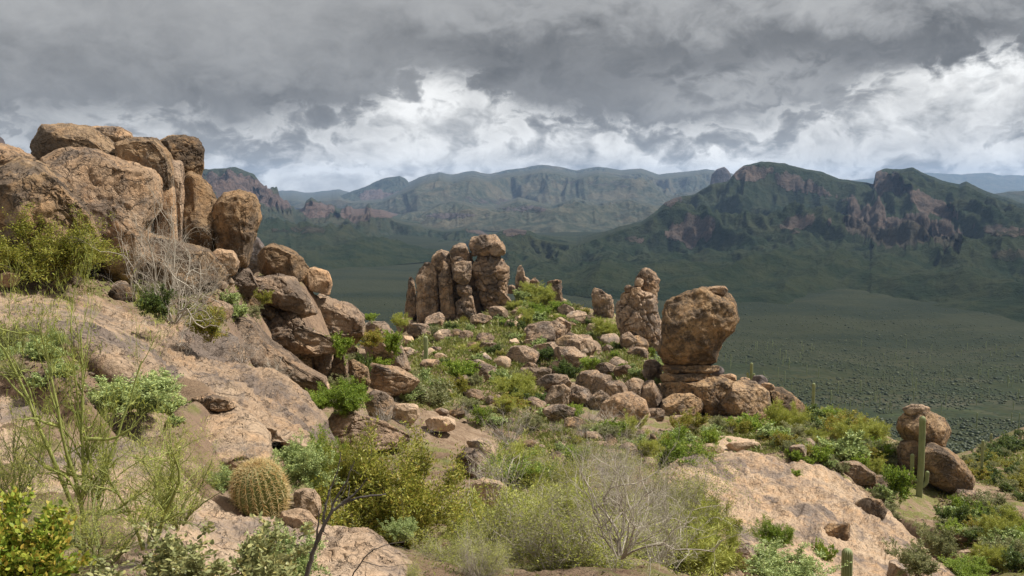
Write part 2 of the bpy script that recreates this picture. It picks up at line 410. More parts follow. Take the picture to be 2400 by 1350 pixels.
# ---- left outcrop on the skyline
LO = dict(facet=.5, fine=.016)
R('big rounded brown boulder at the left edge, behind the olive bush', [(-70, 425), (0, 398), (60, 372), (110, 392), (150, 425), (190, 475), (222, 535), (230, 565), (205, 590), (150, 620), (60, 650), (-70, 660)], 15.5, 'brown', 2.0, **LO)
R('tan boulder top peeping over the rounded brown boulder at the left edge', [(-70, 345), (0, 338), (40, 348), (78, 372), (60, 430), (0, 460), (-70, 460)], 18, 'tan', 1.2, ground=False, **LO)
R('broad flat-topped brown boulder, highest of the left outcrop', [(78, 372), (84, 342), (103, 315), (108, 297), (160, 294), (215, 297), (258, 322), (286, 358), (288, 400), (240, 410), (180, 410), (110, 405)], 21.5, 'brown', 1.6, ground=False, **LO)
R('pale boulder half hidden behind the highest boulder of the left outcrop', [(205, 300), (240, 296), (285, 300), (312, 315), (318, 340), (280, 352), (220, 345)], 24.5, 'tan', .8, ground=False, **LO)
R('long tan whale-backed boulder in the middle of the left outcrop', [(88, 372), (130, 350), (160, 343), (225, 352), (280, 382), (345, 400), (360, 425), (366, 475), (345, 530), (335, 600), (300, 660), (250, 660), (200, 600), (160, 520), (110, 440)], 17.8, 'tan', 1.6, c=(255, 480), **LO)
R('dark pitted boulder with a tan top between two others of the left outcrop', [(278, 333), (318, 320), (368, 325), (398, 358), (412, 405), (408, 450), (380, 500), (330, 480), (292, 420)], 20.3, 'brown', 1.3, ground=False, **LO)
R('square brown boulder on the right end of the left outcrop top', [(376, 330), (400, 318), (432, 316), (466, 327), (480, 350), (480, 395), (470, 422), (435, 418), (402, 400), (385, 365)], 22.5, 'brown', 1.0, ground=False, **LO)
R('narrow brown rock column behind the bare grey shrub', [(402, 380), (415, 374), (427, 380), (432, 440), (430, 560), (420, 640), (380, 640), (375, 500), (395, 430)], 20.6, 'mid', .8, **LO)
R('smooth pale rock shaft behind the bare grey shrub', [(372, 440), (390, 425), (408, 440), (415, 520), (425, 640), (350, 655), (358, 540)], 19.8, 'tan', .7, fine=.008, facet=.2)
R('tall brown boulder with a sloping shoulder behind the bare grey shrub', [(428, 420), (440, 405), (466, 410), (490, 435), (501, 470), (500, 520), (505, 600), (480, 650), (430, 650), (424, 520)], 21.2, 'brown', 1.1, **LO)
R('tall anvil-headed boulder at the right end of the left outcrop', [(495, 500), (505, 470), (525, 450), (560, 446), (595, 458), (607, 480), (608, 512), (598, 545), (588, 580), (580, 625), (550, 640), (520, 630), (500, 590), (490, 545)], 21.2, 'brown', 1.1, **LO)
R('sloping brown rock mass at the foot of the left outcrop', [(225, 560), (300, 540), (420, 570), (500, 600), (520, 660), (420, 700), (300, 700), (225, 640)], 18.6, 'brown', 1.0, **LO)
R('small rounded boulder below the anvil-headed boulder', [(484, 605), (508, 583), (545, 588), (562, 612), (552, 640), (510, 652), (487, 630)], 19.2, 'tan', **LO)
R('angular brown boulder perched on a ledge right of the left outcrop', [(606, 600), (618, 585), (640, 573), (668, 580), (702, 607), (717, 634), (700, 655), (660, 658), (612, 642), (603, 622)], 24, 'brown', .8, facet=.95, fy=1.4, boxy=4)
R('squarish ochre boulder perched alone at the end of the left ridge', [(704, 648), (718, 632), (738, 627), (768, 637), (778, 660), (770, 688), (745, 690), (712, 672)], 25, 'tan', .42, facet=.95, fy=1.4, boxy=4)
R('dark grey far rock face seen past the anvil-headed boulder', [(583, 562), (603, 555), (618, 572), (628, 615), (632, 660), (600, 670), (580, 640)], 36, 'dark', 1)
R('long hump of grey-brown rock under the two perched boulders', [(560, 640), (600, 650), (650, 642), (690, 655), (715, 690), (735, 735), (700, 745), (640, 720), (580, 700), (545, 670)], 22.6, 'mid', 1.1, facet=.4, joint=.04)
R('stepped rock hump left of the perched boulders', [(525, 640), (565, 625), (600, 640), (612, 665), (590, 690), (540, 690), (515, 665)], 21.2, 'mid', .8, facet=.95, fy=1.4, boxy=4)
R('large grey-brown block with a sheer right end on the left ridge', [(710, 690), (740, 686), (790, 706), (835, 728), (852, 745), (853, 785), (846, 812), (800, 830), (750, 810), (720, 760)], 26, 'mid', 1.3, facet=.95, fy=1.4, boxy=4, strata=.03)
R('pale grey shelf of rock below the large block', [(580, 735), (640, 715), (695, 735), (715, 770), (770, 795), (800, 822), (730, 835), (650, 825), (600, 780)], 22.5, 'mid', 1.1, facet=.95, fy=1.4, boxy=4, joint=.06, strata=.04)
R('dark upright block, first of four under the grey shelf', (688, 812, 734, 905), 22.6, 'brown', facet=.95, fy=1.4, boxy=4, joint=.07)
R('cracked upright block, second of four under the grey shelf', (732, 808, 776, 902), 22.8, 'mid', facet=.95, fy=1.4, boxy=4, joint=.07)
R('narrow upright block, third of four under the grey shelf', (774, 826, 818, 908), 22.9, 'mid', facet=.95, fy=1.4, boxy=4, joint=.07)
R('brown upright block, last of four under the grey shelf', (812, 842, 866, 925), 23.3, 'brown', facet=.95, fy=1.4, boxy=4, joint=.07)
R('sloping brown boulder right of the large block', [(850, 765), (870, 752), (902, 754), (930, 785), (950, 830), (962, 868), (935, 880), (890, 870), (860, 830)], 31, 'mid', 1.4, facet=.4, strata=.03)
R('streaked tan slab leading down from the sloping brown boulder', [(835, 880), (870, 852), (930, 862), (985, 888), (960, 915), (900, 935), (850, 925)], 29, 'tan', 1.2, facet=.4, strata=.05)
R('dark brown rock slope behind the dry twigs of the left ridge', [(515, 715), (560, 708), (600, 750), (640, 800), (700, 845), (765, 880), (770, 910), (700, 905), (620, 870), (540, 810)], 18.5, 'mid', 1.2, facet=.4, joint=.03, tilt=1.2)
R('pale pinkish rock bench between the dry twigs and the upright blocks', [(640, 860), (700, 865), (765, 890), (790, 925), (740, 950), (670, 925), (630, 895)], 18, 'slab', .9, facet=.3, strata=.04)
R('grey flat-topped boulder beside the bright green bushes', [(765, 980), (790, 964), (835, 966), (900, 990), (950, 1018), (955, 1045), (870, 1050), (800, 1035), (768, 1010)], 16.5, 'mid', .8, facet=.95, fy=1.4, boxy=4, strata=.05)
R('pale rounded boulder with dry twigs in front', (858, 912, 925, 990), 20, 'tan')
R('pink-tan egg-shaped boulder in the gully', (918, 942, 988, 1000), 20.6, 'slab')
R('flat pale boulder in the gully', (996, 976, 1072, 1013), 22, 'slab', .6)
R('small brown boulder in the gully above the flat pale one', (1015, 955, 1052, 985), 26, 'mid')
R('curved tan boulder leaning over a grey one', [(1092, 1035), (1115, 1026), (1140, 1030), (1162, 1055), (1176, 1090), (1160, 1110), (1130, 1080), (1100, 1055)], 15, 'slab', .4)
R('grey boulder under the curved tan one', [(1070, 1075), (1090, 1052), (1120, 1055), (1150, 1085), (1160, 1120), (1110, 1130), (1072, 1110)], 14.6, 'mid', .5)
R('tan boulder half buried in the middle of the gully shrubs', (1088, 1120, 1186, 1200), 12, 'slab')
R('pink rounded boulder between the long slab and the barrel cactus', [(425, 950), (470, 932), (540, 945), (590, 975), (628, 1020), (645, 1075), (600, 1100), (520, 1095), (445, 1060), (415, 1000)], 9.0, 'slab', .45, tilt=.95, facet=.25, flake=.02)
R('broad pinkish rock step left of the pink rounded boulder', [(170, 985), (250, 955), (350, 965), (440, 1000), (490, 1070), (480, 1150), (400, 1125), (300, 1055), (200, 1020)], 8.3, 'slab', .4, tilt=.9, facet=.25, flake=.02)
R('flat flaky tan rock lying above the pink rounded boulder', [(455, 935), (490, 925), (530, 935), (545, 955), (510, 968), (465, 960)], 9.4, 'tan', .25)
R('small pinkish rock right of the barrel cactus', (690, 1140, 752, 1215), 6.9, 'slab', .25)
R('low pink rock under the barrel cactus on its right', (655, 1195, 745, 1262), 6.2, 'slab', .25)
R('small orange rock at the foot of the olive bush', (-10, 636, 50, 675), 13.2, 'tan')
# ---- pinnacle cluster on the centre hill
PK = dict(facet=.6, joint=.13, fine=.014, lump=.06, name='rock_pinnacle', cat='rock pinnacle')
PB = dict(facet=.8, joint=.06, fine=.014)
R('thin leaning rock needle at the left end of the pinnacle cluster', [(946, 752), (952, 705), (958, 655), (964, 649), (970, 668), (974, 700), (982, 745), (965, 760)], 114, 'pin', 1.0, c=(964, 715), **PK)
R('broad flat-topped pinnacle, left of the pinnacle cluster', [(975, 740), (976, 660), (982, 625), (990, 616), (1012, 615), (1026, 635), (1030, 680), (1032, 750), (1005, 770), (978, 765)], 112, 'pin', 1.7, boxy=3.5, **PK)
R('brown boulder capping the second pinnacle of the cluster', [(1012, 605), (1018, 590), (1035, 584), (1052, 590), (1057, 612), (1045, 635), (1025, 640), (1014, 622)], 112, 'pin', 1.3, ground=False, **PB)
R('slim pinnacle with a bulge, second in the cluster', [(1030, 650), (1035, 615), (1045, 603), (1056, 618), (1062, 680), (1072, 755), (1034, 760)], 110.5, 'pin', 1.2, **PK)
R('rounded boulder on top of the third pinnacle of the cluster', [(1054, 592), (1062, 576), (1078, 570), (1096, 574), (1102, 592), (1099, 614), (1075, 618), (1058, 608)], 111.5, 'pin', 1.3, ground=False, **PB)
R('wedge-shaped boulder jammed in the middle of the pinnacle cluster', [(1057, 630), (1062, 615), (1082, 610), (1103, 613), (1106, 640), (1096, 664), (1080, 668), (1062, 655)], 109.5, 'pin', 1.3, ground=False, **PB)
R('small stone between the two boulders of the third pinnacle', (1060, 600, 1086, 618), 109.6, 'pin', ground=False, **PB)
R('rounded block under the wedge-shaped boulder of the cluster', (1068, 662, 1106, 697), 110, 'pin', ground=False, **PB)
R('broad foot of the third pinnacle in the cluster', [(1070, 750), (1070, 700), (1085, 690), (1106, 692), (1112, 720), (1120, 752), (1095, 762)], 110, 'pin', 1.4, **PK)
R('dark rock column behind the third pinnacle of the cluster', [(1088, 600), (1098, 590), (1108, 610), (1118, 680), (1138, 745), (1100, 755), (1088, 680)], 113, 'pin', 1.5, **PK)
R('massive jointed pinnacle, right and tallest of the cluster', [(1104, 620), (1110, 598), (1140, 592), (1172, 598), (1187, 615), (1191, 650), (1184, 690), (1204, 718), (1170, 735), (1135, 735), (1118, 690)], 112, 'pin', 2.1, c=(1150, 665), **PK)
R('square grey cap rock on the tallest pinnacle', [(1099, 575), (1103, 556), (1125, 550), (1160, 550), (1171, 558), (1176, 580), (1172, 602), (1135, 600), (1106, 600)], 112, 'pin', 1.6, ground=False, boxy=3.5, **PB)
R('knob of rock jutting from the cap of the tallest pinnacle', (1146, 566, 1184, 602), 110.8, 'pin', ground=False, **PB)
R('slim split pillar standing behind the green slope right of the cluster', [(1208, 692), (1209, 645), (1214, 624), (1221, 621), (1227, 630), (1229, 650), (1239, 655), (1240, 695)], 123, 'pin', .9, **PK)
R('stubby pillar right of the slim split pillar', [(1240, 685), (1242, 658), (1254, 650), (1264, 658), (1264, 688)], 124, 'pin', .8, **PK)
R('tiny stacked stones between the cluster and the slim split pillar', (1188, 667, 1208, 690), 122, 'pin', **PB)
R('square-topped pillar right of the yellow-green bush', [(1283, 665), (1288, 656), (1302, 654), (1314, 662), (1318, 690), (1326, 725), (1300, 725), (1290, 700)], 118, 'pin', 1.0, boxy=3.5, **PK)
R('blocky leaning pillar standing alone at the rim of the hill', [(1387, 690), (1392, 678), (1410, 676), (1428, 686), (1438, 700), (1438, 748), (1415, 752), (1393, 748)], 107, 'pin', 1.1, boxy=3.5, **PK)
R('broad cracked body of the pinnacle left of the balanced rock', [(1449, 765), (1447, 715), (1456, 685), (1480, 668), (1505, 680), (1535, 695), (1548, 735), (1556, 810), (1525, 825), (1480, 800), (1455, 785)], 86, 'pin', 2.2, facet=.4, joint=.13, fine=.014, name='rock_pinnacle', cat='rock pinnacle')
R('upright head of the pinnacle left of the balanced rock', [(1488, 665), (1494, 645), (1505, 632), (1520, 629), (1536, 636), (1544, 655), (1540, 680), (1542, 715), (1520, 725), (1496, 695)], 86.5, 'pin', 1.2, ground=False, **PK)
R('small knob on the left shoulder of the pinnacle left of the balanced rock', (1462, 668, 1482, 690), 85, 'pin', ground=False, **PB)
R('second knob on the shoulder of the pinnacle left of the balanced rock', (1478, 670, 1504, 698), 84.8, 'pin', ground=False, **PB)
R('angular stone tucked against the neck of the pinnacle left of the balanced rock', (1486, 650, 1508, 676), 85, 'pin', ground=False, **PB)
R('rock wall closing the gaps at the back of the pinnacle cluster', [(985, 745), (990, 640), (1020, 615), (1060, 600), (1100, 600), (1130, 640), (1150, 740), (1070, 760)], 114.5, 'pin', 1.6, boxy=4, **PK)
# ---- balanced rock and its plinth
BR = dict(facet=.75, joint=.03, fine=.016, lump=.05)
R('huge balanced rock shaped like a fist, standing on a narrow neck', [(1556, 730), (1562, 706), (1595, 690), (1645, 671), (1700, 673), (1716, 690), (1729, 712), (1735, 750), (1722, 778), (1700, 800), (1688, 825), (1682, 850), (1640, 858), (1570, 856), (1541, 846), (1539, 830), (1550, 800), (1553, 760)], 62, 'brown', 2.3, name='balanced_rock', cat='balanced rock', ground=False, boxy=2.9, facet=.45, fy=4, fine=.016, lump=.05, joint=.02)
R('thin slab of rock lying on top of the huge balanced rock', [(1650, 680), (1672, 671), (1698, 671), (1706, 680), (1698, 690), (1662, 690)], 61.6, 'tan', .8, ground=False)
R('thin flat ledge stone right under the huge balanced rock', [(1546, 862), (1560, 855), (1640, 856), (1682, 857), (1680, 870), (1650, 878), (1560, 876)], 62, 'brown', 1.6, ground=False, boxy=3.5, strata=.05)
R('lower flat ledge stone beneath the neck of the balanced rock', [(1545, 880), (1565, 874), (1650, 876), (1672, 884), (1650, 893), (1600, 898), (1552, 895)], 62, 'brown', 1.9, ground=False, boxy=3.5)
R('sloping top block of the plinth under the balanced rock', [(1546, 925), (1550, 900), (1600, 888), (1655, 888), (1660, 905), (1610, 925), (1575, 950), (1550, 955)], 61.5, 'brown', 1.8, ground=False, **BR)
R('dark lens-shaped boulder at the bottom left of the plinth', [(1546, 965), (1552, 940), (1580, 925), (1620, 922), (1648, 940), (1652, 972), (1610, 985), (1560, 985)], 59.5, 'brown', 1.4, **BR)
R('wedge block in the middle of the plinth', [(1600, 915), (1650, 890), (1690, 884), (1722, 898), (1708, 945), (1698, 990), (1655, 985), (1640, 940)], 61, 'brown', 1.8, **BR)
R('big squarish boulder with pale scars in the plinth', [(1693, 925), (1712, 905), (1745, 897), (1785, 903), (1808, 925), (1813, 975), (1805, 995), (1750, 995), (1705, 980), (1692, 950)], 60, 'brown', 1.7, boxy=3.2, **BR)
R('last boulder of the plinth, sloping down to the right', [(1798, 912), (1830, 908), (1862, 930), (1882, 950), (1876, 985), (1840, 1000), (1812, 995), (1806, 940)], 61.5, 'brown', 1.6, **BR)
R('small tan stone on top of the last plinth boulder', (1782, 897, 1815, 917), 61, 'tan', ground=False)
R('oval tan stone on the plinth right of the balanced rock neck', (1680, 875, 1728, 897), 62.5, 'tan', ground=False)
R('small round stone beside the forked saguaro behind the plinth', (1732, 884, 1758, 900), 64, 'tan', ground=False)
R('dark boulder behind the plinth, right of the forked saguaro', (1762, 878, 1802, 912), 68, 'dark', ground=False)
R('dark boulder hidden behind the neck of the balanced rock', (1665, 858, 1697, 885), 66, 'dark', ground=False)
R('angular block wedged left of the balanced rock neck', (1505, 842, 1552, 895), 64, 'mid', **PB)
R('tan boulder with a notch below the cracked pinnacle', (1450, 778, 1493, 818), 76, 'mid', **PB)
R('rounded grey boulder below the notched tan boulder', (1468, 812, 1520, 842), 73, 'mid', **PB)
R('small stone in front of the plinth', (1568, 972, 1622, 1002), 55, 'tan')
R('shadowy stone at the left foot of the plinth', (1510, 955, 1560, 990), 57, 'mid')
# ---- rocks of the centre hill
CH = dict(facet=1.0, fy=1.5, boxy=4.5, chip=1.6, joint=.03)
for b, l in [((1234, 758, 1296, 808), 'large flat-faced boulder of the trio on the hill shoulder'), ((1282, 750, 1328, 804), 'slanting boulder in the middle of the trio on the hill shoulder'),
             ((1302, 744, 1334, 790), 'boulder at the back of the trio on the hill shoulder'), ((1328, 784, 1392, 840), 'broad boulder right of the trio on the hill shoulder'),
             ((1308, 812, 1372, 868), 'grey boulder below the broad one on the hill shoulder'), ((1119, 782, 1158, 806), 'lone grey boulder in the green slope under the pinnacle cluster'),
             ((1078, 775, 1108, 798), 'small pinkish boulder in the green slope under the pinnacle cluster'), ((1146, 716, 1188, 750), 'dark boulder leaning at the right foot of the pinnacle cluster'),
             ((1004, 714, 1032, 742), 'square stone at the foot of the broad flat-topped pinnacle'), ((1000, 735, 1040, 766), 'dark stone in the rubble under the pinnacle cluster'),
             ((1104, 742, 1132, 758), 'small stone at the foot of the tallest pinnacle'), ((1310, 712, 1342, 742), 'pale boulder just under the square-topped pillar'),
             ((1322, 728, 1350, 748), 'small boulder lying right of the pale one under the pillar'), ((1350, 738, 1394, 760), 'low flat boulder on the rim left of the blocky leaning pillar'),
             ((1376, 760, 1404, 782), 'small dark boulder on the slope below the blocky leaning pillar'),
             ((1222, 862, 1262, 892), 'round dark boulder at the left end of the boulder row'), ((1226, 850, 1258, 872), 'small stone above the round dark boulder'),
             ((1240, 862, 1290, 900), 'rounded boulder leaning on the left part of the boulder row'), ((1262, 876, 1332, 922), 'big tan boulder in front of the boulder row'),
             ((1352, 872, 1404, 925), 'tall block in the middle of the boulder row'), ((1386, 880, 1432, 928), 'grey block right of the tall block in the row'),
             ((1282, 905, 1332, 955), 'pinkish wall block under the big tan boulder'), ((1328, 905, 1382, 952), 'square wall block below the tall block'),
             ((1378, 915, 1424, 955), 'small wall block below the grey block'), ((1424, 892, 1466, 944), 'upright cracked block toward the right of the boulder row'),
             ((1460, 886, 1504, 940), 'dark upright block near the plinth'), ((1498, 892, 1548, 945), 'brown upright block touching the plinth'),
             ((1278, 950, 1342, 988), 'pale boulder below the pinkish wall block'), ((1330, 958, 1360, 984), 'small stone right of the pale boulder below the wall'),
             ((1105, 735, 1150, 762), 'flat stone in the grass below the tallest pinnacle'), ((1126, 803, 1165, 822), 'low stone under the lone grey boulder'),
             ((1088, 912, 1132, 940), 'flat tan stone where the footpath of bare soil begins'), ((1140, 930, 1180, 955), 'flat tan stone right of the bare soil patch'),
             ((1192, 810, 1262, 850), 'wide pinkish outcrop on the left side of the hill shoulder'), ((1250, 800, 1312, 842), 'flat outcrop under the trio of boulders'),
             ((1084, 848, 1160, 894), 'pinkish half-buried outcrop in the green slope'), ((920, 815, 985, 842), 'pale slab left of the small saguaro'),
             ((1002, 812, 1034, 828), 'flat pinkish stone right of the small saguaro'), ((930, 745, 968, 775), 'stone at the left rim below the rock needle'),
             ((960, 755, 1010, 785), 'slab in the rubble below the broad pinnacle'), ((1398, 850, 1440, 882), 'grey boulder above the middle of the boulder row'),
             ((1440, 855, 1480, 885), 'brown boulder above the right of the boulder row'), ((1290, 845, 1330, 872), 'pale stone between the two bushes on the shoulder')]:
    ex, ey = .10*(b[2]-b[0]), .09*(b[3]-b[1])
    R(l, (b[0]-ex, b[1]-ey*.3, b[2]+ex, b[3]+ey*1.6), None, 'mid', **CH)
R('large rounded tan boulder behind the dry twigs left of the plinth', [(1398, 985), (1412, 945), (1440, 925), (1480, 920), (1512, 940), (1525, 975), (1500, 1005), (1440, 1012)], 44, 'tan', 1.5, facet=.4)
# ---- right side
R('flat cap stone on the two-boulder stack behind the tall saguaro', [(2117, 958), (2135, 947), (2160, 948), (2180, 957), (2172, 972), (2130, 975)], 48, 'mid', .5, ground=False)
R('rounded upper boulder of the stack behind the tall saguaro', [(2101, 1000), (2104, 978), (2120, 966), (2165, 960), (2212, 978), (2227, 1008), (2220, 1040), (2195, 1050), (2150, 1034), (2112, 1026)], 48.5, 'brown', 1.3, ground=False, facet=.5)
R('upright lower boulder of the stack behind the tall saguaro', [(2102, 1035), (2140, 1026), (2185, 1045), (2185, 1100), (2150, 1125), (2108, 1115)], 48.5, 'brown', 1.3, facet=.5)
R('long slanting boulder at the right foot of the stack', [(2150, 1070), (2175, 1040), (2215, 1052), (2252, 1085), (2276, 1122), (2272, 1150), (2230, 1160), (2170, 1130)], 47.5, 'brown', 1.3, facet=.5)
R('small boulder at the left foot of the stack', (2100, 1103, 2142, 1142), 46.5, 'mid')
R('smooth oval boulder right of the stack', (2232, 1146, 2316, 1203), 45, 'mid', facet=.4)
R('rounded boulder cut by the right edge of the picture', (2345, 1193, 2440, 1265), 40, 'mid', facet=.4)
R('small stone left of the boulder at the right edge', (2306, 1218, 2342, 1236), 39, 'mid')
R('round grey boulder alone in the shrubs of the right slope', (1958, 1014, 1999, 1058), 66, 'mid')
R('low boulder left of the round grey one', (1898, 1022, 1960, 1056), 62, 'mid')
R('brown boulder at the rim of the big dome', (2024, 1110, 2084, 1166), 42, 'brown', facet=.6)
R('flat grey boulder behind the rim of the big dome', [(1950, 1095), (1975, 1080), (2020, 1084), (2046, 1104), (2050, 1132), (2000, 1140), (1960, 1125)], 41, 'mid')
R('tan flake of rock behind the big dome', (1848, 1040, 1892, 1078), 38, 'slab')
R('low pinkish rock shelf behind the big dome', (1700, 1032, 1790, 1062), 42, 'slab')
R('narrow pink rock shelf left behind the big dome', (1600, 1040, 1700, 1066), 40, 'slab')
R('dark knob of rock on the front of the big dome', [(2005, 1180), (2030, 1165), (2066, 1172), (2080, 1200), (2070, 1238), (2035, 1250), (2010, 1225)], 32.3, 'brown', .55, ground=False, facet=.6)
R('dark hollowed rock step on the front of the big dome', [(1918, 1290), (1925, 1245), (1950, 1222), (1990, 1225), (1990, 1260), (1960, 1290)], 28.2, 'brown', .45, ground=False, facet=.6)
R('rock shelf under the green bush on the big dome', [(1650, 1275), (1700, 1255), (1760, 1270), (1790, 1300), (1760, 1330), (1690, 1325)], 22, 'slab', .7)
R('tan pyramid-shaped rock low on the big dome', [(2075, 1390), (2085, 1320), (2100, 1315), (2140, 1345), (2150, 1390)], 21, 'slab', .6)
R('pale flat rock right of the foot of the big dome', (2230, 1285, 2330, 1335), 27, 'slab')
def build_slabs():
    loft('very long tan whale-backed slab sweeping down from the left edge to the gully',
         [(-160, 650), (0, 668), (100, 680), (200, 697), (310, 728), (420, 770), (520, 812), (600, 868), (680, 925), (730, 972), (765, 1035)],
         [(-160, 800), (0, 790), (100, 800), (200, 825), (300, 900), (380, 945), (460, 980), (540, 1000), (620, 1030), (690, 1055), (765, 1085)],
         [(-160, 15), (0, 15), (300, 15.5), (600, 14.5), (765, 12.5)], [(-160, 11), (0, 11), (300, 9.9), (600, 10.6), (765, 11.2)], .8, 'slab', n=420, m=180, seed=2, size=1.6, lump=.035, flake=.04, fine=.012, joint=.0)
    loft('pale pink slab filling the lower left corner behind the yellow-green twigs',
         [(-250, 860), (0, 884), (130, 938), (220, 995), (310, 1020), (400, 1078), (470, 1160), (560, 1222), (640, 1240), (760, 1256), (860, 1255), (930, 1285), (990, 1330), (1040, 1420)],
         [(-250, 1500), (1040, 1500)], [(-250, 8.5), (0, 8.4), (300, 7.3), (600, 6.2), (1040, 5.6)], [(-250, 3.3), (300, 3.5), (1040, 4.4)], .35, 'slab', n=420, m=200, seed=4, size=1.1, lump=.035, flake=.02, fine=.012)
    loft('great tan dome of bare rock filling the lower right of the picture',
         [(1500, 1110), (1560, 1078), (1650, 1064), (1750, 1072), (1850, 1088), (1920, 1098), (1960, 1118), (2030, 1158), (2080, 1196), (2130, 1256), (2190, 1310), (2260, 1366), (2320, 1450)],
         [(1500, 1300), (1560, 1300), (1640, 1330), (1700, 1480), (2320, 1480)], [(1500, 31), (1800, 35), (2030, 36), (2130, 33), (2320, 27)], [(1500, 20), (1750, 18.5), (2000, 19), (2320, 20)], 1.6, 'slab', n=420, m=240, seed=6, size=4.0, lump=.04, joint=.04, fine=.012, flake=.02, jf=.6)
    loft('long low tan rock at the bottom edge left of the short saguaro',
         [(1740, 1330), (1780, 1296), (1850, 1284), (1900, 1296), (1950, 1330), (1985, 1400)], [(1740, 1440), (1985, 1440)], [(1740, 17.5), (1985, 17.5)], [(1740, 14.5), (1985, 14.5)], .7, 'slab', n=160, m=90, seed=8, size=1.1, lump=.04, fine=.012)
    loft('low pink slab at the very bottom right of centre', [(1380, 1330), (1480, 1262), (1600, 1255), (1680, 1290), (1740, 1360)], [(1380, 1440), (1740, 1440)], [(1380, 14), (1740, 15)], [(1380, 12), (1740, 12.5)], .6, 'slab', n=120, m=80, seed=9, size=1.1, lump=.04, fine=.012)
    loft('flat tan rock shelf behind the top of the great dome', [(1480, 1048), (1600, 1030), (1700, 1022), (1800, 1036), (1900, 1062)], [(1480, 1080), (1900, 1100)], [(1480, 46), (1900, 46)], [(1480, 38), (1900, 39)], .5, 'slab', n=140, m=60, seed=10, size=1.6, lump=.04, fine=.012)
# ================================================================ GROUND SHEET
def ground_mat():
    m, nt = newmat('desert_ground'); t = NT(nt)
    pos = t.n('ShaderNodeNewGeometry').outputs['Position']
    flat = t.n('ShaderNodeVectorMath', {0: pos, 1: (1, 1, .35)}, operation='MULTIPLY').outputs[0]
    far = attr(t, 'far')
    # near: stony soil with green moss and grass
    n1 = t.noise(flat, .22, 8, .65); n2 = t.noise(flat, 1.3, 8, .7); n3 = t.noise(flat, 9, 7, .7); n4 = t.noise(flat, 45, 4, .7)
    soil = t.mix(t.mr(n2, .38, .62), (.22, .15, .095), (.34, .245, .165))
    soil = t.mix(t.mr(n3, .52, .66, 0, .7), soil, (.12, .075, .05))
    grn = t.mix(t.mr(n3, .35, .65), (.10, .12, .028), (.18, .19, .045))
    near = t.mix(t.mr(t.math('ADD', n1, t.math('MULTIPLY', t.math('SUBTRACT', n2, .5), .7)), .46, .57, 0, .8), soil, grn)
    pv = t.n('ShaderNodeTexVoronoi', {'Vector': flat, 'Scale': 5.0}); ph = t.mr(pv.outputs[0], .1, .42, 1, 0)
    peb = t.math('MULTIPLY', ph, t.mr(n2, .48, .56))
    near = t.mix(t.math('MULTIPLY', peb, .8), near, (.36, .265, .19)); near = t.mix(t.mr(n4, .52, .66, 0, .6), near, (.11, .075, .05)); near = t.mix(t.mr(t.noise(flat, 3.1, 9, .75), .56, .62, 0, .7), near, (.17, .10, .07))
    # far: scrub-covered valley floor: shrub dots on thin soil, colours darkened in place of cloud shadow
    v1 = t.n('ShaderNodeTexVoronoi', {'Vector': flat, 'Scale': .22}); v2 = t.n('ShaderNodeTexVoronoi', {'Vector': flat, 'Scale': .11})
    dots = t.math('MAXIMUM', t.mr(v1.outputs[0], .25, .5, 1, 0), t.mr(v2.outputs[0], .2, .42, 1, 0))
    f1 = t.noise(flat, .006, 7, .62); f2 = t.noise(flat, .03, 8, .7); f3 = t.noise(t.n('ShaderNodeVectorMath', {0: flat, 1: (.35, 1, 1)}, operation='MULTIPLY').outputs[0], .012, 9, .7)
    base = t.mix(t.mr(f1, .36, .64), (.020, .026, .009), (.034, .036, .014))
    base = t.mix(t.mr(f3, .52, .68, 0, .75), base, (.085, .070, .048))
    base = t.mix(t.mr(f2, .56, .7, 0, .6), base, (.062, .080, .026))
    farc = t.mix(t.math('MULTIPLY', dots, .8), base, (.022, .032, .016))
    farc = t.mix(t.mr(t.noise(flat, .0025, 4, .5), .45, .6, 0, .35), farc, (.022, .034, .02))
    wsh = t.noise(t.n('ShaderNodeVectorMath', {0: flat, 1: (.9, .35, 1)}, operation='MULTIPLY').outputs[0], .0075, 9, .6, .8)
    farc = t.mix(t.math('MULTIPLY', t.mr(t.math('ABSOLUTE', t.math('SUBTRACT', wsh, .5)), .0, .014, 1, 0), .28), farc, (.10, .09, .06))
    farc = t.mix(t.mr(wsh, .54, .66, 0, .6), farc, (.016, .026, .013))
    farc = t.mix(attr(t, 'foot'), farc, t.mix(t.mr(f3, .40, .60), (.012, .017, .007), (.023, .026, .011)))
    nz = t.n('ShaderNodeSeparateXYZ', {0: t.n('ShaderNodeNewGeometry').outputs['Normal']}).outputs[2]
    near = t.mix(t.mr(nz, .80, .62), near, t.mix(t.mr(n2, .4, .6), (.30, .205, .135), (.20, .14, .10)))
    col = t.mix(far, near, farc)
    h = t.math('ADD', t.math('MULTIPLY', n3, .16), t.math('ADD', t.math('MULTIPLY', n4, .035), t.math('MULTIPLY', peb, .07)))
    hf = t.math('MULTIPLY', dots, .7)
    h = t.math('ADD', t.math('MULTIPLY', h, t.math('SUBTRACT', 1.0, far)), t.math('MULTIPLY', hf, far))
    bp = t.n('ShaderNodeBump', {'Strength': .8, 'Distance': 1, 'Height': h}).outputs[0]
    t.out(t.n('ShaderNodeBsdfPrincipled', {'Base Color': col, 'Roughness': .95, 'Normal': bp, 'Specular IOR Level': .1}).outputs[0]); return m
def grid_faces(nu, nv):
    i, j = np.meshgrid(np.arange(nu-1), np.arange(nv-1), indexing='ij')
    return np.stack([i*nv+j, (i+1)*nv+j, (i+1)*nv+j+1, i*nv+j+1], -1).reshape(-1, 4)
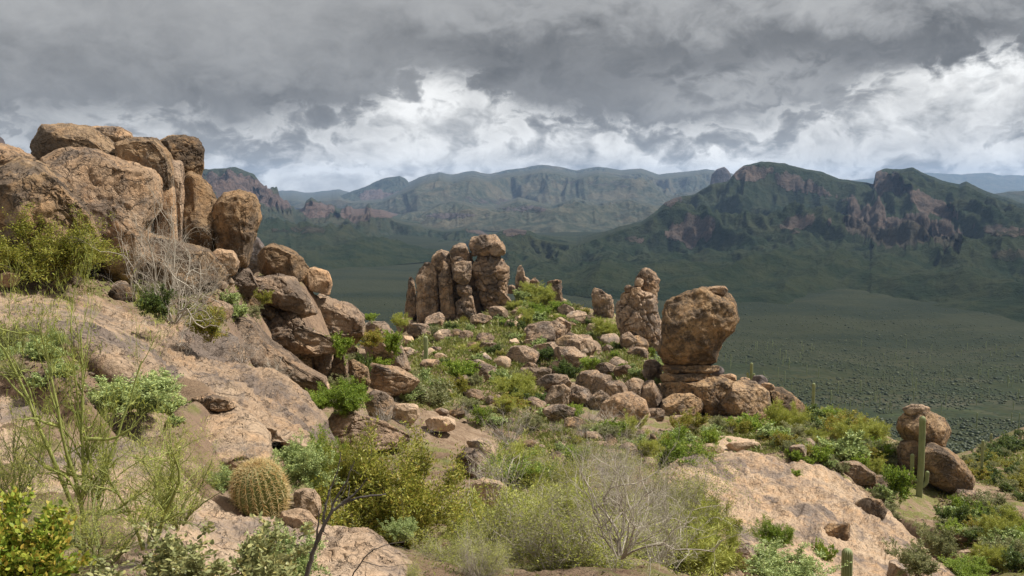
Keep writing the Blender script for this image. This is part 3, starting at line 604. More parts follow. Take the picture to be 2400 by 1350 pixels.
def build_ground():
    a = np.concatenate([np.linspace(-2.2, -.75, 40)[:-1], np.linspace(-.75, .75, 560), np.linspace(.75, 2.2, 40)[1:]])
    L = np.concatenate([np.linspace(math.log(.6), math.log(3), 60)[:-1], np.linspace(math.log(3), math.log(200), 560)[:-1], np.linspace(math.log(200), math.log(3500), 200)[:-1], np.linspace(math.log(3500), math.log(16000), 30)])
    A, LL = np.meshgrid(a, L, indexing='ij'); y = np.exp(LL).ravel(); x = A.ravel()*y
    z = H(x, y)
    V = np.stack([x, y, z], 1)
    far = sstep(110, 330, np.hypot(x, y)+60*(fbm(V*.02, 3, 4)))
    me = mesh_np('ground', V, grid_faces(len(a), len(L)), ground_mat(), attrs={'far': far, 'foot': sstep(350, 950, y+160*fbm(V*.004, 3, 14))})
    tag(obj('ground', me), kind='structure')
    # the hillside on behind the photographer, so that the sheet does not end at the tripod
# ================================================================ MOUNTAINS
def mount_mat(name, g1, g2, r1, r2, speck=.5):
    m, nt = newmat(name); t = NT(nt)
    pos = t.n('ShaderNodeNewGeometry').outputs['Position']; rk = attr(t, 'rock')
    n1 = t.noise(pos, .004, 8, .62); n2 = t.noise(pos, .02, 9, .68); n3 = t.noise(pos, .12, 6, .7)
    vs = t.n('ShaderNodeVectorMath', {0: pos, 1: (1, 1, .22)}, operation='MULTIPLY').outputs[0]
    st = t.noise(vs, .045, 9, .7)
    hs = t.noise(t.n('ShaderNodeVectorMath', {0: pos, 1: (.12, .12, 1)}, operation='MULTIPLY').outputs[0], .06, 6, .65)
    g = t.mix(t.mr(n2, .35, .65), g1, g2)
    g = t.mix(t.mr(n1, .5, .62, 0, .4), g, (g2[0]*1.5, g2[1]*1.25, g2[2]*1.2))
    g = t.mix(t.mr(n3, .5, .62, 0, speck), g, (g1[0]*.45, g1[1]*.5, g1[2]*.5))
    r = t.mix(t.mr(st, .38, .62), r1, r2)
    r = t.mix(t.mr(hs, .5, .62, 0, .5), r, (r2[0]*.55, r2[1]*.55, r2[2]*.6))
    k = t.mr(t.math('ADD', rk, t.math('MULTIPLY', t.math('SUBTRACT', n2, .5), 1.1)), .42, .6)
    col = t.mix(k, g, r)
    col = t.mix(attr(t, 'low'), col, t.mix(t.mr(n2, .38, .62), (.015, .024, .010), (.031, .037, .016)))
    h = t.math('ADD', t.math('MULTIPLY', n2, 42), t.math('ADD', t.math('MULTIPLY', t.math('MULTIPLY', st, k), 34), t.math('MULTIPLY', n3, 6)))
    bp = t.n('ShaderNodeBump', {'Strength': .8, 'Distance': 1, 'Height': h}).outputs[0]
    t.out(t.n('ShaderNodeBsdfPrincipled', {'Base Color': col, 'Roughness': 1, 'Normal': bp, 'Specular IOR Level': .05}).outputs[0]); return m
def mountain(name, sky, Yr, Yb, mat, gk=.075, low=0, nu=500, nv=170, relief=40, scale=300, seed=1, cliffs=(), spikes=0, spike_rng=None, prof=1.4, topcliff=0, zb=-150, back=.5):
    """range rising from depth Yb to a crest at depth Yr (both may vary along it); sky = crest line"""
    S = np.array(sky, float); px = np.linspace(S[0, 0], S[-1, 0], nu)
    py = np.interp(px, S[:, 0], S[:, 1])
    jag = fbm(np.stack([px*.045, px*0, px*0], 1), 5, seed+40, .6)
    py = py+jag*(2.2)
    if spikes:
        w = sstep(spike_rng[0], spike_rng[0]+15, px)*(1-sstep(spike_rng[1]-15, spike_rng[1], px))
        py -= w*spikes*np.maximum(fbm(np.stack([px*.09, px*0+3, px*0], 1), 3, seed+44), 0)*2
    yr = np.interp(px, *np.array(Yr, float).T) if not np.isscalar(Yr) else np.full(nu, float(Yr))
    yb = np.interp(px, *np.array(Yb, float).T) if not np.isscalar(Yb) else np.full(nu, float(Yb))
    zr = at(px, py, yr)[:, 2]; a = (px-1200)/F/CP
    t = np.concatenate([np.linspace(0, 1, nv), np.linspace(1, 1+back, 26)[1:]])
    A, T = np.meshgrid(a, t, indexing='ij')
    Y = yb[:, None]+(yr-yb)[:, None]*T
    up = np.where(T <= 1, np.clip(T, 0, 1)**prof, 1-((T-1)/back)**1.2)
    if topcliff:
        k = sstep(1-topcliff*1.2, 1-topcliff*.7, T)*(T <= 1)
        up = np.where(T <= 1, up*(1-.18)+.18*k, up)
    X = A*Y; P = np.stack([X, Y, X*0], -1).reshape(-1, 3)
    zz = zb+(zr[:, None]-zb)*up
    env = (np.clip(T, 0, 1)**.6*np.clip((1.0-T)*4.5, 0, 1)**.8*(T <= 1)).ravel()
    wp = P/scale+.35*np.stack([fbm(P/scale*.8, 3, seed+1), fbm(P/scale*.8, 3, seed+2), P[:, 2]*0], 1)
    nz = fbm(wp*np.array([1.6, .75, 1]), 6, seed, .52, True)
    gx = np.repeat(px, len(t)); gy = (T*3).ravel()
    gul = fbm(np.stack([gx*.022+2.6*fbm(np.stack([gx*.008, gy*.6, gx*0], 1), 3, seed+9), gy*.55, gx*0+seed], 1), 4, seed+8, .55, True)
    Z = zz.ravel()+relief*env*(nz-.05)+relief*gk*env*gul+relief*.12*env*fbm(P/scale*9, 3, seed+7)
    # never rise above the crest line seen from the camera
    q = (Z/P[:, 1]).reshape(nu, -1); lim = (zr/yr)[:, None]-np.clip(1-T, 0, 1)*.012
    Z = (np.where(T <= 1, np.minimum(q, lim), q)*Y).ravel()
    V = np.stack([P[:, 0], P[:, 1], Z], 1)
    upx, upy = proj(V)
    rock = np.zeros(len(V))
    wob = fbm(np.stack([upx*.02, upy*.02, upx*0], 1), 5, seed+20, .6)
    wob2 = fbm(np.stack([upx*.07, upy*.015, upx*0], 1), 4, seed+21, .6)
    for (cx, cy, rx, ry, rot, amt) in cliffs:
        c, s = math.cos(RD(rot)), math.sin(RD(rot)); dx, dy = upx-cx, upy-cy
        e = np.sqrt(((dx*c+dy*s)/rx)**2+((-dx*s+dy*c)/ry)**2)+wob*.75+wob2*.35
        mk = 1-sstep(.75, 1.05, e); rock = np.maximum(rock, mk*min(1, amt+.25))
        if amt > .5:     # stand the slope up into a wall: pull the band towards one depth along the line of the slope
            m2 = mk*(T.ravel() < .995)
            if (m2 > .5).sum() > 10:
                ym = np.median(V[m2 > .5, 1]); tgt = ym+(V[:, 1]-ym)*.22+wob2*rx*mpp(ym)*.16-ry*mpp(ym)*.3
                f = 1+(tgt/V[:, 1]-1)*m2*.5
                V = V*f[:, None]
    Fc = grid_faces(nu, len(t))
    N = vnormals(V, Fc); rock = np.maximum(rock, .75*sstep(.38, .24, np.abs(N[:, 2])))
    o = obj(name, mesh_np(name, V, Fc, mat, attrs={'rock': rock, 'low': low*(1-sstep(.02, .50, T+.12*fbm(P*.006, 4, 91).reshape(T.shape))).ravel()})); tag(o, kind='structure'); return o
def build_mountains():
    G1, G2 = (.017, .027, .013), (.037, .044, .023); R1, R2 = (.125, .092, .072), (.068, .056, .048)
    mA = mount_mat('near_range', G1, G2, R1, R2)
    mB = mount_mat('middle_range', (.028, .040, .026), (.058, .060, .040), (.15, .105, .088), (.09, .07, .062))
    mC = mount_mat('far_range', (.034, .044, .032), (.095, .092, .064), (.12, .098, .09), (.07, .062, .065))
    mountain('mountain', [(1020, 600), (1090, 580), (1150, 556), (1172, 541), (1200, 536), (1242, 541), (1262, 552), (1300, 560), (1350, 566), (1385, 552), (1410, 546), (1450, 530), (1500, 520), (1530, 498), (1555, 474), (1580, 462), (1620, 456), (1660, 432), (1700, 424), (1716, 402), (1735, 388), (1775, 378), (1830, 384), (1880, 397), (1920, 404), (1955, 418), (1990, 424), (2036, 431), (2040, 402), (2060, 395), (2105, 396), (2125, 393), (2150, 405), (2195, 424), (2235, 432), (2250, 425), (2262, 432), (2300, 448), (2350, 465), (2420, 488), (2600, 530), (2800, 560)],
             [(1000, 2300), (1300, 2300), (1500, 2500), (1770, 2900), (2100, 2900), (2400, 2600), (2800, 2200)], [(1000, 1400), (1400, 1200), (1800, 1080), (2100, 1020), (2400, 860), (2800, 760)], mA, nu=860, nv=260, relief=170, gk=.025, low=1, scale=420, seed=3, prof=1.55, topcliff=.04,
             cliffs=[(2100, 540, 140, 40, 3, 1), (2030, 520, 60, 45, -20, .9), (2205, 545, 50, 35, 30, .9), (1625, 535, 60, 42, 0, .5), (1570, 470, 30, 24, -20, .5), (1755, 406, 50, 16, -5, .5), (1900, 440, 90, 20, 18, .45), (2080, 430, 60, 30, 25, .9), (2180, 480, 70, 22, 28, .7), (1200, 545, 30, 12, 0, .4), (1865, 520, 60, 26, 0, .3), (1480, 560, 40, 15, 0, .3), (2330, 540, 70, 24, 5, .3), (2380, 600, 50, 18, 5, .3)])
    mountain('mountain', [(2180, 470), (2260, 462), (2330, 452), (2380, 447), (2450, 440), (2600, 430)], 4200, 3000, mB, nu=140, nv=60, relief=50, scale=400, seed=13)
    mountain('mountain', [(-700, 470), (-300, 430), (100, 395), (300, 380), (400, 396), (480, 395), (500, 396), (515, 394), (540, 394), (560, 391), (585, 400), (604, 407), (618, 428), (630, 440), (640, 452), (655, 445), (662, 462), (678, 476), (700, 492), (718, 488), (727, 470), (735, 462), (745, 470), (760, 476), (775, 484), (800, 488), (830, 490), (870, 488), (900, 492), (930, 506), (980, 516), (1040, 528), (1100, 520), (1160, 540), (1260, 556), (1330, 562)],
             [(-700, 3600), (300, 3600), (700, 3900), (1000, 4300), (1330, 4300)], [(-700, 1300), (300, 1300), (700, 1500), (1000, 1800), (1330, 2000)], mB, nu=760, nv=220, relief=190, low=1, scale=450, seed=23, spikes=9, spike_rng=(615, 900), prof=1.5, topcliff=.05,
             cliffs=[(560, 440, 110, 34, 5, 1), (650, 470, 45, 22, 20, 1), (745, 490, 42, 24, 0, 1), (830, 500, 50, 20, 0, .9), (900, 498, 30, 10, 0, .8), (700, 540, 60, 10, 0, .3), (1120, 545, 50, 14, 10, .4)])
    mountain('mountain', [(1280, 570), (1310, 558), (1345, 545), (1372, 520), (1385, 492), (1400, 484), (1435, 478), (1470, 474), (1490, 465), (1515, 468), (1540, 478), (1570, 500), (1620, 520), (1700, 540)],
             5200, 4100, mB, nu=240, nv=120, relief=50, scale=300, seed=33, topcliff=.2,
             cliffs=[(1455, 500, 85, 24, -5, 1), (1345, 552, 40, 10, -20, .8), (1530, 470, 30, 14, 0, .8)])
    mountain('mountain', [(700, 480), (790, 462), (820, 452), (855, 440), (880, 428), (905, 418), (940, 412), (955, 420), (965, 432), (1000, 440), (1060, 470), (1100, 500), (1150, 520)], 8000, 6400, mB, nu=240, nv=100, relief=110, scale=400, seed=43, cliffs=[(900, 460, 80, 20, 0, .6)])
    mountain('mountain', [(500, 470), (600, 460), (640, 452), (665, 446), (690, 446), (720, 451), (750, 450), (785, 445), (800, 445), (830, 452), (900, 450), (965, 425), (985, 416), (1030, 403), (1060, 409), (1110, 401), (1150, 408), (1190, 397), (1230, 393), (1270, 386), (1310, 391), (1350, 399), (1400, 390), (1450, 399), (1500, 395), (1540, 408), (1600, 402), (1650, 397), (1700, 404), (1760, 420), (1900, 430), (2000, 440)],
             [(500, 12300), (800, 11800), (980, 8600), (2000, 8600)], [(500, 8000), (980, 4600), (1300, 4500), (2000, 5000)], mC, nu=640, nv=240, relief=700, scale=1500, gk=.14, seed=53, prof=1.0,
             cliffs=[(1130, 470, 90, 10, 5, .2), (1400, 430, 120, 8, 3, .2)])
    mountain('mountain', [(860, 520), (900, 503), (960, 484), (1000, 478), (1030, 464), (1065, 456), (1110, 466), (1160, 474), (1215, 456), (1250, 461), (1290, 470), (1345, 451), (1400, 463), (1470, 452), (1540, 466), (1610, 450), (1660, 440), (1720, 450), (1800, 470)],
             6300, [(860, 3500), (1300, 2900), (1800, 3300)], mC, nu=420, nv=180, relief=330, scale=620, gk=.12, seed=57, prof=1.0, cliffs=[(1060, 505, 70, 8, 0, .35), (1230, 490, 60, 8, 0, .3)])
    mountain('mountain', [(1640, 450), (1658, 432), (1661, 410), (1672, 397), (1690, 391), (1702, 402), (1712, 425), (1730, 440), (1760, 450)], 4300, 4100, mC, nu=90, nv=60, relief=15, scale=120, seed=63, cliffs=[(1688, 415, 40, 40, 0, .7)])
    mountain('mountain', [(1950, 425), (2050, 416), (2100, 407), (2170, 405), (2230, 409), (2300, 405), (2322, 410), (2400, 412), (2600, 420)], 12800, 10500, mC, nu=160, nv=50, relief=100, scale=1500, seed=73, zb=-170)
    mountain('mountain', [(2240, 470), (2300, 455), (2335, 450), (2360, 446), (2400, 450), (2600, 460)], 9500, 8000, mC, nu=100, nv=50, relief=100, scale=900, seed=83, zb=-160)
    mountain('mountain', [(-700, 250), (-300, 290), (-60, 305), (0, 315), (18, 316), (30, 325), (36, 342), (50, 352), (62, 370), (90, 400), (130, 440), (200, 480), (400, 520)], 1900, 1200, mB, nu=260, nv=120, relief=40, scale=250, seed=93, topcliff=.1, cliffs=[(20, 345, 60, 40, 20, 1)])
# ================================================================ SKY
def build_sky():
    w = bpy.data.worlds.new('World'); sc.world = w; w.use_nodes = True; w.cycles.sampling_method = 'MANUAL'; w.cycles.sample_map_resolution = 256; nt = w.node_tree; nt.nodes.clear(); t = NT(nt)
    g = t.n('ShaderNodeTexCoord').outputs['Generated']
    xyz = t.n('ShaderNodeSeparateXYZ', {0: g}).outputs
    az = t.math('ARCTAN2', xyz[0], xyz[1]); el = t.math('ARCSINE', xyz[2])
    st = t.n('ShaderNodeVectorMath', {0: g, 1: (1, 1, 1.55)}, operation='MULTIPLY').outputs[0]
    q = t.n('ShaderNodeTexNoise', {'Vector': st, 'Scale': 9, 'Detail': 4, 'Roughness': .5}).outputs[1]
    q = t.n('ShaderNodeVectorMath', {0: q, 1: (.5, .5, .5)}, operation='SUBTRACT').outputs[0]
    q = t.n('ShaderNodeVectorMath', {0: q, 'Scale': .075}, operation='SCALE').outputs[0]
    sw = t.n('ShaderNodeVectorMath', {0: st, 1: q}, operation='ADD').outputs[0]
    n1 = t.noise(st, 5.5, 10, .57); n3 = t.noise(st, 2.6, 6, .5)
    n2 = t.noise(sw, 13, 12, .62); n4 = t.noise(sw, 42, 10, .65)
    # billows: rounded heads on every scale
    n5 = t.noise(sw, 23, 9, .55, .15)
    bil = t.math('SUBTRACT', 1.0, t.math('MULTIPLY', t.math('ABSOLUTE', t.math('SUBTRACT', n5, .52)), 5.5), clamp=True)
    bil = t.math('ADD', t.math('MULTIPLY', bil, .5), t.math('MULTIPLY', t.mr(n5, .36, .64), .5))
    D = lambda px: math.atan((px-1200)/F/CP); E = lambda py: math.atan((450-py)/F)
    wa = t.math('ADD', az, t.math('MULTIPLY', t.math('SUBTRACT', n1, .5), .09))
    we = t.math('ADD', el, t.math('MULTIPLY', t.math('SUBTRACT', n2, .5), .095))
    we = t.math('ADD', we, t.math('MULTIPLY', t.math('SUBTRACT', n1, .5), .04))
    we = t.math('ADD', we, t.math('MULTIPLY', t.math('SUBTRACT', .5, bil), .03))
    # lower edge of the dark cloud deck, as elevation against bearing
    pts = [(-300, 330), (0, 310), (250, 312), (480, 308), (560, 330), (640, 325), (700, 330), (800, 312), (880, 275), (960, 235), (1060, 240), (1150, 270), (1250, 300), (1400, 312), (1600, 318), (1780, 312), (1900, 290), (2000, 240), (2100, 215), (2250, 205), (2400, 185), (2700, 180)]
    a0, a1 = D(-300), D(2700); e0, e1 = 0.0, .3
    cv = t.n('ShaderNodeFloatCurve', {1: t.mr(wa, a0, a1, 0, 1, False)})
    c = cv.mapping.curves[0]
    P = [((D(x)-a0)/(a1-a0), (E(y)-e0)/(e1-e0)) for x, y in pts]
    c.points[0].location = P[0]; c.points[1].location = P[-1]
    for p in P[1:-1]: c.points.new(*p)
    cv.mapping.update()
    edge = t.mr(cv.outputs[0], 0, 1, e0, e1, False)
    dlt = t.math('SUBTRACT', we, edge)
    deck = t.mr(dlt, -.015, .021)
    def blob(px, py, rx, ry, pw=1.0):
        dx = t.math('DIVIDE', t.math('SUBTRACT', wa, D(px)), rx/F); dy = t.math('DIVIDE', t.math('SUBTRACT', we, E(py)), ry/F)
        r = t.math('ADD', t.math('MULTIPLY', dx, dx), t.math('MULTIPLY', dy, dy))
        return t.math('MULTIPLY', t.math('EXPONENT', t.math('MULTIPLY', r, -1.0)), pw)
    # deck brightness
    b = t.mr(el, E(320), E(-40), .24, .385, False)
    b = t.math('ADD', b, t.math('MULTIPLY', t.math('SUBTRACT', n3, .5), .10))
    for bl in ((1120, 150, 190, 60, -.10), (1350, 190, 340, 75, -.09), (1700, 140, 420, 45, -.12), (2150, 150, 330, 52, -.16), (1350, 270, 300, 34, -.03), (640, 250, 160, 30, -.08), (230, 230, 420, 70, -.04), (1720, 238, 180, 30, .16), (1500, 40, 500, 40, .05), (0, 60, 500, 110, .05), (2300, 20, 500, 45, .08), (1000, 200, 110, 30, .06)):
        b = t.math('ADD', b, blob(*bl[:4], bl[4]*(.72 if bl[4] < 0 else 1)))
    b = t.math('ADD', b, t.math('MULTIPLY', t.math('SUBTRACT', n2, .5), .32))
    b = t.math('ADD', b, t.math('MULTIPLY', t.math('SUBTRACT', n4, .5), .07))
    b = t.math('MAXIMUM', b, t.math('ADD', .165, t.math('ADD', t.math('MULTIPLY', t.math('SUBTRACT', n2, .5), .16), t.math('MULTIPLY', t.math('SUBTRACT', n4, .5), .06))))
    # bright broken cumulus under the deck
    pf = t.math('ADD', .62, t.math('MULTIPLY', t.math('SUBTRACT', bil, .5), .5))
    pf = t.math('ADD', pf, t.math('MULTIPLY', t.math('SUBTRACT', n2, .5), 1.1))
    pf = t.math('ADD', pf, t.math('MULTIPLY', t.math('SUBTRACT', n4, .5), .30))
    for bl in ((1000, 270, 130, 60, .26), (2330, 235, 150, 50, .36), (720, 330, 130, 40, -.10), (500, 340, 120, 60, -.18), (1250, 372, 320, 28, .16), (1650, 392, 110, 18, .3), (820, 430, 130, 16, .28), (640, 398, 180, 18, -.12), (2330, 338, 120, 14, -.16), (1780, 330, 170, 18, -.12), (100, 330, 200, 60, -.28), (1200, 445, 1500, 26, .16)):
        pf = t.math('ADD', pf, blob(*bl))
    pf = t.math('MINIMUM', t.math('MAXIMUM', pf, .34), 1.02)
    v = t.n('ShaderNodeMix', {0: deck, 2: pf, 3: b}).outputs[0]
    # overhead and behind the camera: thinner, brighter overcast
    up = t.mr(el, .28, .9, 0, 1); bk = t.mr(xyz[1], .25, -.3, 0, 1)
    v = t.n('ShaderNodeMix', {0: t.math('MAXIMUM', up, bk), 2: v, 3: t.math('ADD', .60, t.math('MULTIPLY', t.math('SUBTRACT', n3, .5), .5))}).outputs[0]
    tint = t.mix(t.mr(v, .2, .8, 0, 1, False), (.985, .995, 1.0), (1.0, .998, .98))
    cl = t.n('ShaderNodeVectorMath', {0: tint, 1: t.n('ShaderNodeCombineXYZ', {0: v, 1: v, 2: v}).outputs[0]}, operation='MULTIPLY').outputs[0]
    cl = t.mix(t.mr(xyz[2], -.03, -.12), cl, (.09, .08, .05))
    sky = t.n('ShaderNodeTexSky', sky_type='NISHITA', sun_disc=False, sun_elevation=SUN_EL, sun_rotation=SUN_AZ)
    b1 = t.n('ShaderNodeBackground', {'Color': sky.outputs[0], 'Strength': .08})
    b2 = t.n('ShaderNodeBackground', {'Color': cl, 'Strength': .70})
    # small thin gaps let the blue through
    gap = t.math('MULTIPLY', t.math('SUBTRACT', 1.0, deck), t.mr(n1, .60, .74, .0, .12))
    gap = t.math('MULTIPLY', gap, t.mr(xyz[2], -.02, .0))
    t.n('ShaderNodeOutputWorld', {'Surface': t.n('ShaderNodeMixShader', {0: gap, 1: b2.outputs[0], 2: b1.outputs[0]}).outputs[0]})
SUN_EL, SUN_AZ = RD(55), RD(84)      # high on the right
def build_light():
    L = bpy.data.lights.new('sun', 'SUN'); L.energy = 5.0; L.angle = RD(6); L.color = (1, .96, .90)
    o = bpy.data.objects.new('sun', L); COL.objects.link(o)
    d = Vector((math.sin(SUN_AZ)*math.cos(SUN_EL), math.cos(SUN_AZ)*math.cos(SUN_EL), math.sin(SUN_EL)))
    o.rotation_euler = d.to_track_quat('Z', 'Y').to_euler(); o.location = (0, 0, 40)
    # haze
    bm = bmesh.new(); bmesh.ops.create_cube(bm, size=1)
    x, y0, y1, z0, z1 = 12000, -60, 13600, -420, 295
    for v in bm.verts: v.co = ((v.co.x*2)*x, y0 if v.co.y < 0 else y1, z0 if v.co.z < 0 else z1)
    me = bpy.data.meshes.new('haze'); bm.to_mesh(me); bm.free()
    m, nt = newmat('air_haze'); t = NT(nt)
    vol = t.n('ShaderNodeVolumePrincipled', {'Color': (.42, .64, 1.0, 1), 'Density': 4.7e-5, 'Anisotropy': .2})
    t.n('ShaderNodeOutputMaterial', {'Volume': vol.outputs[0]}); me.materials.append(m)
    tag(obj('haze', me), kind='stuff')
def build_camera():
    c = bpy.data.cameras.new('camera'); c.sensor_width = 36; c.lens = F/2400*36; c.clip_start = .1; c.clip_end = 40000
    o = bpy.data.objects.new('camera', c); COL.objects.link(o); o.rotation_euler = (math.pi/2-PITCH, 0, 0); sc.camera = o
    sc.view_settings.view_transform = 'Standard'; sc.view_settings.look = 'None'; sc.view_settings.exposure = .52
    sc.cycles.max_bounces = 5; sc.cycles.diffuse_bounces = 3; sc.cycles.transparent_max_bounces = 16; sc.cycles.volume_bounces = 0
    sc.cycles.use_denoising = True
# ================================================================ PLANTS
def nrm(v): return v/np.maximum(np.linalg.norm(v, axis=-1, keepdims=True), 1e-9)
def tubes(segs, k=3):
    """segs (n,8): p0 p1 r0 r1 -> prisms"""
    S = np.array(segs); p0, p1 = S[:, :3], S[:, 3:6]; d = nrm(p1-p0)
    up = np.where(np.abs(d[:, 2:3]) > .9, np.array([[1., 0, 0]]), np.array([[0., 0, 1.]]))
    u = nrm(np.cross(d, up)); w = np.cross(d, u); V = []
    for p, r in ((p0, S[:, 6:7]), (p1, S[:, 7:8])):
        for j in range(k):
            a = 2*math.pi*j/k; V.append(p+r*(u*math.cos(a)+w*math.sin(a)))
    V = np.stack(V, 1).reshape(-1, 3); n = len(S); b = np.arange(n)[:, None]*2*k
    Fc = np.concatenate([b+np.array([[j, (j+1) % k, k+(j+1) % k, k+j]]) for j in range(k)], 0)
    return V, Fc
def leaves(pos, dr, L, W, rng, vals, cup=0.0):
    n = len(pos); d = nrm(dr); s = nrm(np.cross(d, nrm(rng.normal(size=(n, 3))))); nn = np.cross(d, s)
    L = (L*rng.uniform(.6, 1.25, n))[:, None]; W = W*L/np.mean(L)*rng.uniform(.8, 1.2, (n, 1))
    a = pos; b = pos+d*L*.5+s*W*.5+nn*cup*L; c = pos+d*L; e = pos+d*L*.5-s*W*.5+nn*cup*L
    V = np.stack([a, b, c, e], 1).reshape(-1, 3)
    return V, np.arange(4*n).reshape(-1, 4), np.repeat(vals, 4)
def ovals(pos, dr, L, W, rng, vals):
    n = len(pos); d = nrm(dr); s = nrm(np.cross(d, nrm(rng.normal(size=(n, 3))))); nn = np.cross(d, s)
    L = (L*rng.uniform(.65, 1.2, n))[:, None]; W = W*L/np.mean(L)
    pr = [(0, 0, 0), (.25, .42, .03), (.62, .46, .05), (1, 0, .0), (.62, -.46, .05), (.25, -.42, .03)]
    V = np.stack([pos+d*L*x+s*W*y+nn*L*z for x, y, z in pr], 1).reshape(-1, 3)
    b = np.arange(n)[:, None]*6
    Fc = np.concatenate([b+np.array([[0, 1, 2, 3]]), b+np.array([[0, 3, 4, 5]])], 0)
    return V, Fc, np.repeat(vals, 6)
def grow(rng, n0=10, spread=.9, h=1.0, kids=(5, 4), kl=(.45, .4), seg=5, wig=.16, r0=.012, upw=.25, start=.25, tilt=None, low=.1):
    """bush skeleton inside roughly a unit box; returns segments and twig (points, dirs)"""
    segs, twigs = [], []
    def branch(p, d, L, r, lev):
        pts = [p]; n = seg if lev == 0 else max(3, seg-lev)
        for i in range(n):
            d = nrm(d+rng.normal(size=3)*wig+np.array([0, 0, upw*.15])); q = p+d*L/n
            ra = r*(1-.7*i/n); rb = r*(1-.7*(i+1)/n); segs.append((*p, *q, ra, rb)); p = q; pts.append(p)
            if lev < len(kids):
                f = (i+1)/n
                if f >= start or lev > 0:
                    m = rng.poisson(kids[lev]/n/(1-start*.8 if lev == 0 else 1))
                    for _ in range(m):
                        dd = nrm(d+rng.normal(size=3)*.65+np.array([0, 0, upw]))
                        branch(p-d*L/n*rng.uniform(0, 1), dd, L*kl[lev]*rng.uniform(.6, 1.25), rb*.6, lev+1)
        if lev >= len(kids)-1: twigs.append((np.array(pts), d))
    for i in range(n0):
        a = rng.uniform(0, 2*math.pi); s = spread*math.sqrt(rng.uniform(low, 1))
        d = nrm(np.array([math.cos(a)*s, math.sin(a)*s, 1.0]))
        branch(np.array([math.cos(a)*.04, math.sin(a)*.04, 0]), d, h*rng.uniform(.75, 1.1)*(1 if tilt is None else tilt), r0*rng.uniform(.6, 1.2), 0)
    return segs, twigs
def twig_leaves(rng, twigs, per, along=1.0, jit=.02, out=.8):
    P, D = [], []
    for pts, d in twigs:
        n = rng.poisson(per)
        for _ in range(n):
            t = (1-rng.uniform(0, 1)*along)*(len(pts)-1); i = min(int(t), len(pts)-2); f = t-i
            P.append(pts[i]*(1-f)+pts[i+1]*f+rng.normal(size=3)*jit); D.append(nrm(d+rng.normal(size=3)*out+np.array([0, 0, .3])))
    return np.array(P), np.array(D)
LM = {
 'olive': leaf_mat('olive_leaves', [(.09, .105, .015), (.21, .225, .03), (.33, .325, .05), (.34, .31, .06), (.34, .20, .04)]),
 'bright': leaf_mat('bright_green_leaves', [(.07, .115, .014), (.16, .245, .025), (.27, .36, .045), (.38, .43, .08)]),
 'sage': leaf_mat('pale_sage_leaves', [(.15, .20, .065), (.26, .33, .115), (.37, .44, .18), (.44, .48, .16)], .25),
 'verde': leaf_mat('yellow_green_twiglets', [(.17, .195, .035), (.28, .31, .05), (.39, .40, .08), (.46, .45, .11)], .3),
 'dark': leaf_mat('dark_green_leaves', [(.04, .065, .016), (.085, .13, .03), (.14, .19, .05), (.2, .22, .06)]),
 'grey': leaf_mat('grey_green_leaves', [(.12, .135, .05), (.21, .22, .09), (.29, .29, .13), (.36, .34, .17)]),
 'jojoba': leaf_mat('jojoba_leaves', [(.12, .135, .05), (.21, .22, .085), (.29, .30, .125), (.36, .345, .14), (.42, .33, .10)], .3, .4),
 'flame': leaf_mat('green_and_orange_leaves', [(.07, .12, .015), (.18, .25, .03), (.32, .38, .05), (.42, .42, .07), (.46, .32, .06)], .4, .4),
 'grass': leaf_mat('grass_blades', [(.09, .11, .02), (.16, .18, .035), (.24, .25, .06), (.33, .29, .13)]),
 'scrub': leaf_mat('valley_scrub', [(.015, .024, .009), (.024, .034, .013), (.038, .049, .019), (.062, .072, .030)], .1),  # dark greens, matching the cloud shade put into the valley floor colour
}
SM = {
 'wood': stem_mat('brown_stems', (.10, .075, .05), (.20, .16, .12)),
 'dry': stem_mat('bleached_dry_twigs', (.44, .39, .31), (.29, .245, .19)),
 'drydark': stem_mat('grey_dry_twigs', (.36, .31, .26), (.22, .185, .15)),
 'verde': stem_mat('green_bark', (.20, .225, .05), (.29, .305, .08)),
 'black': stem_mat('dark_bark', (.055, .045, .038), (.12, .10, .085)),
 'root': stem_mat('green_grey_bark', (.13, .15, .04), (.20, .20, .07)),
}
PROTO = {}
def proto(key, kind, seed, leafmat, stemmat, name, L=.06, W=.025, per=7, oval=False, tubek=3, vb=(0, 1), **g):
    rng = np.random.default_rng(seed)
    segs, tw = grow(rng, **g)
    S = np.array(segs); pts = S[:, 3:6]
    wx = np.percentile(np.abs(pts[:, 0]), 97); wy = np.percentile(np.abs(pts[:, 1]), 97); hz = np.percentile(pts[:, 2], 98.5)
    sc3 = np.array([.5/max(wx, .1), .5/max(wy, .1), 1/max(hz, .1)])
    S[:, :3] *= sc3; S[:, 3:6] *= sc3
    V, Fc = tubes(S, tubek)
    d = {'name': name, 'stem': mesh_np('stems', V, Fc, SM[stemmat])}
    if leafmat:
        P, D = twig_leaves(rng, [(p*sc3, dd) for p, dd in tw], per)
        val = np.clip(rng.uniform(vb[0], vb[1], len(P)) + .0, 0, 1)
        f = ovals if oval else leaves
        V, Fc, vv = f(P, D, L, W, rng, val)
        d['leaf'] = mesh_np('foliage', V, Fc, LM[leafmat], attrs={'v': vv}, smooth=False)
    PROTO.setdefault(kind, []).append(d)
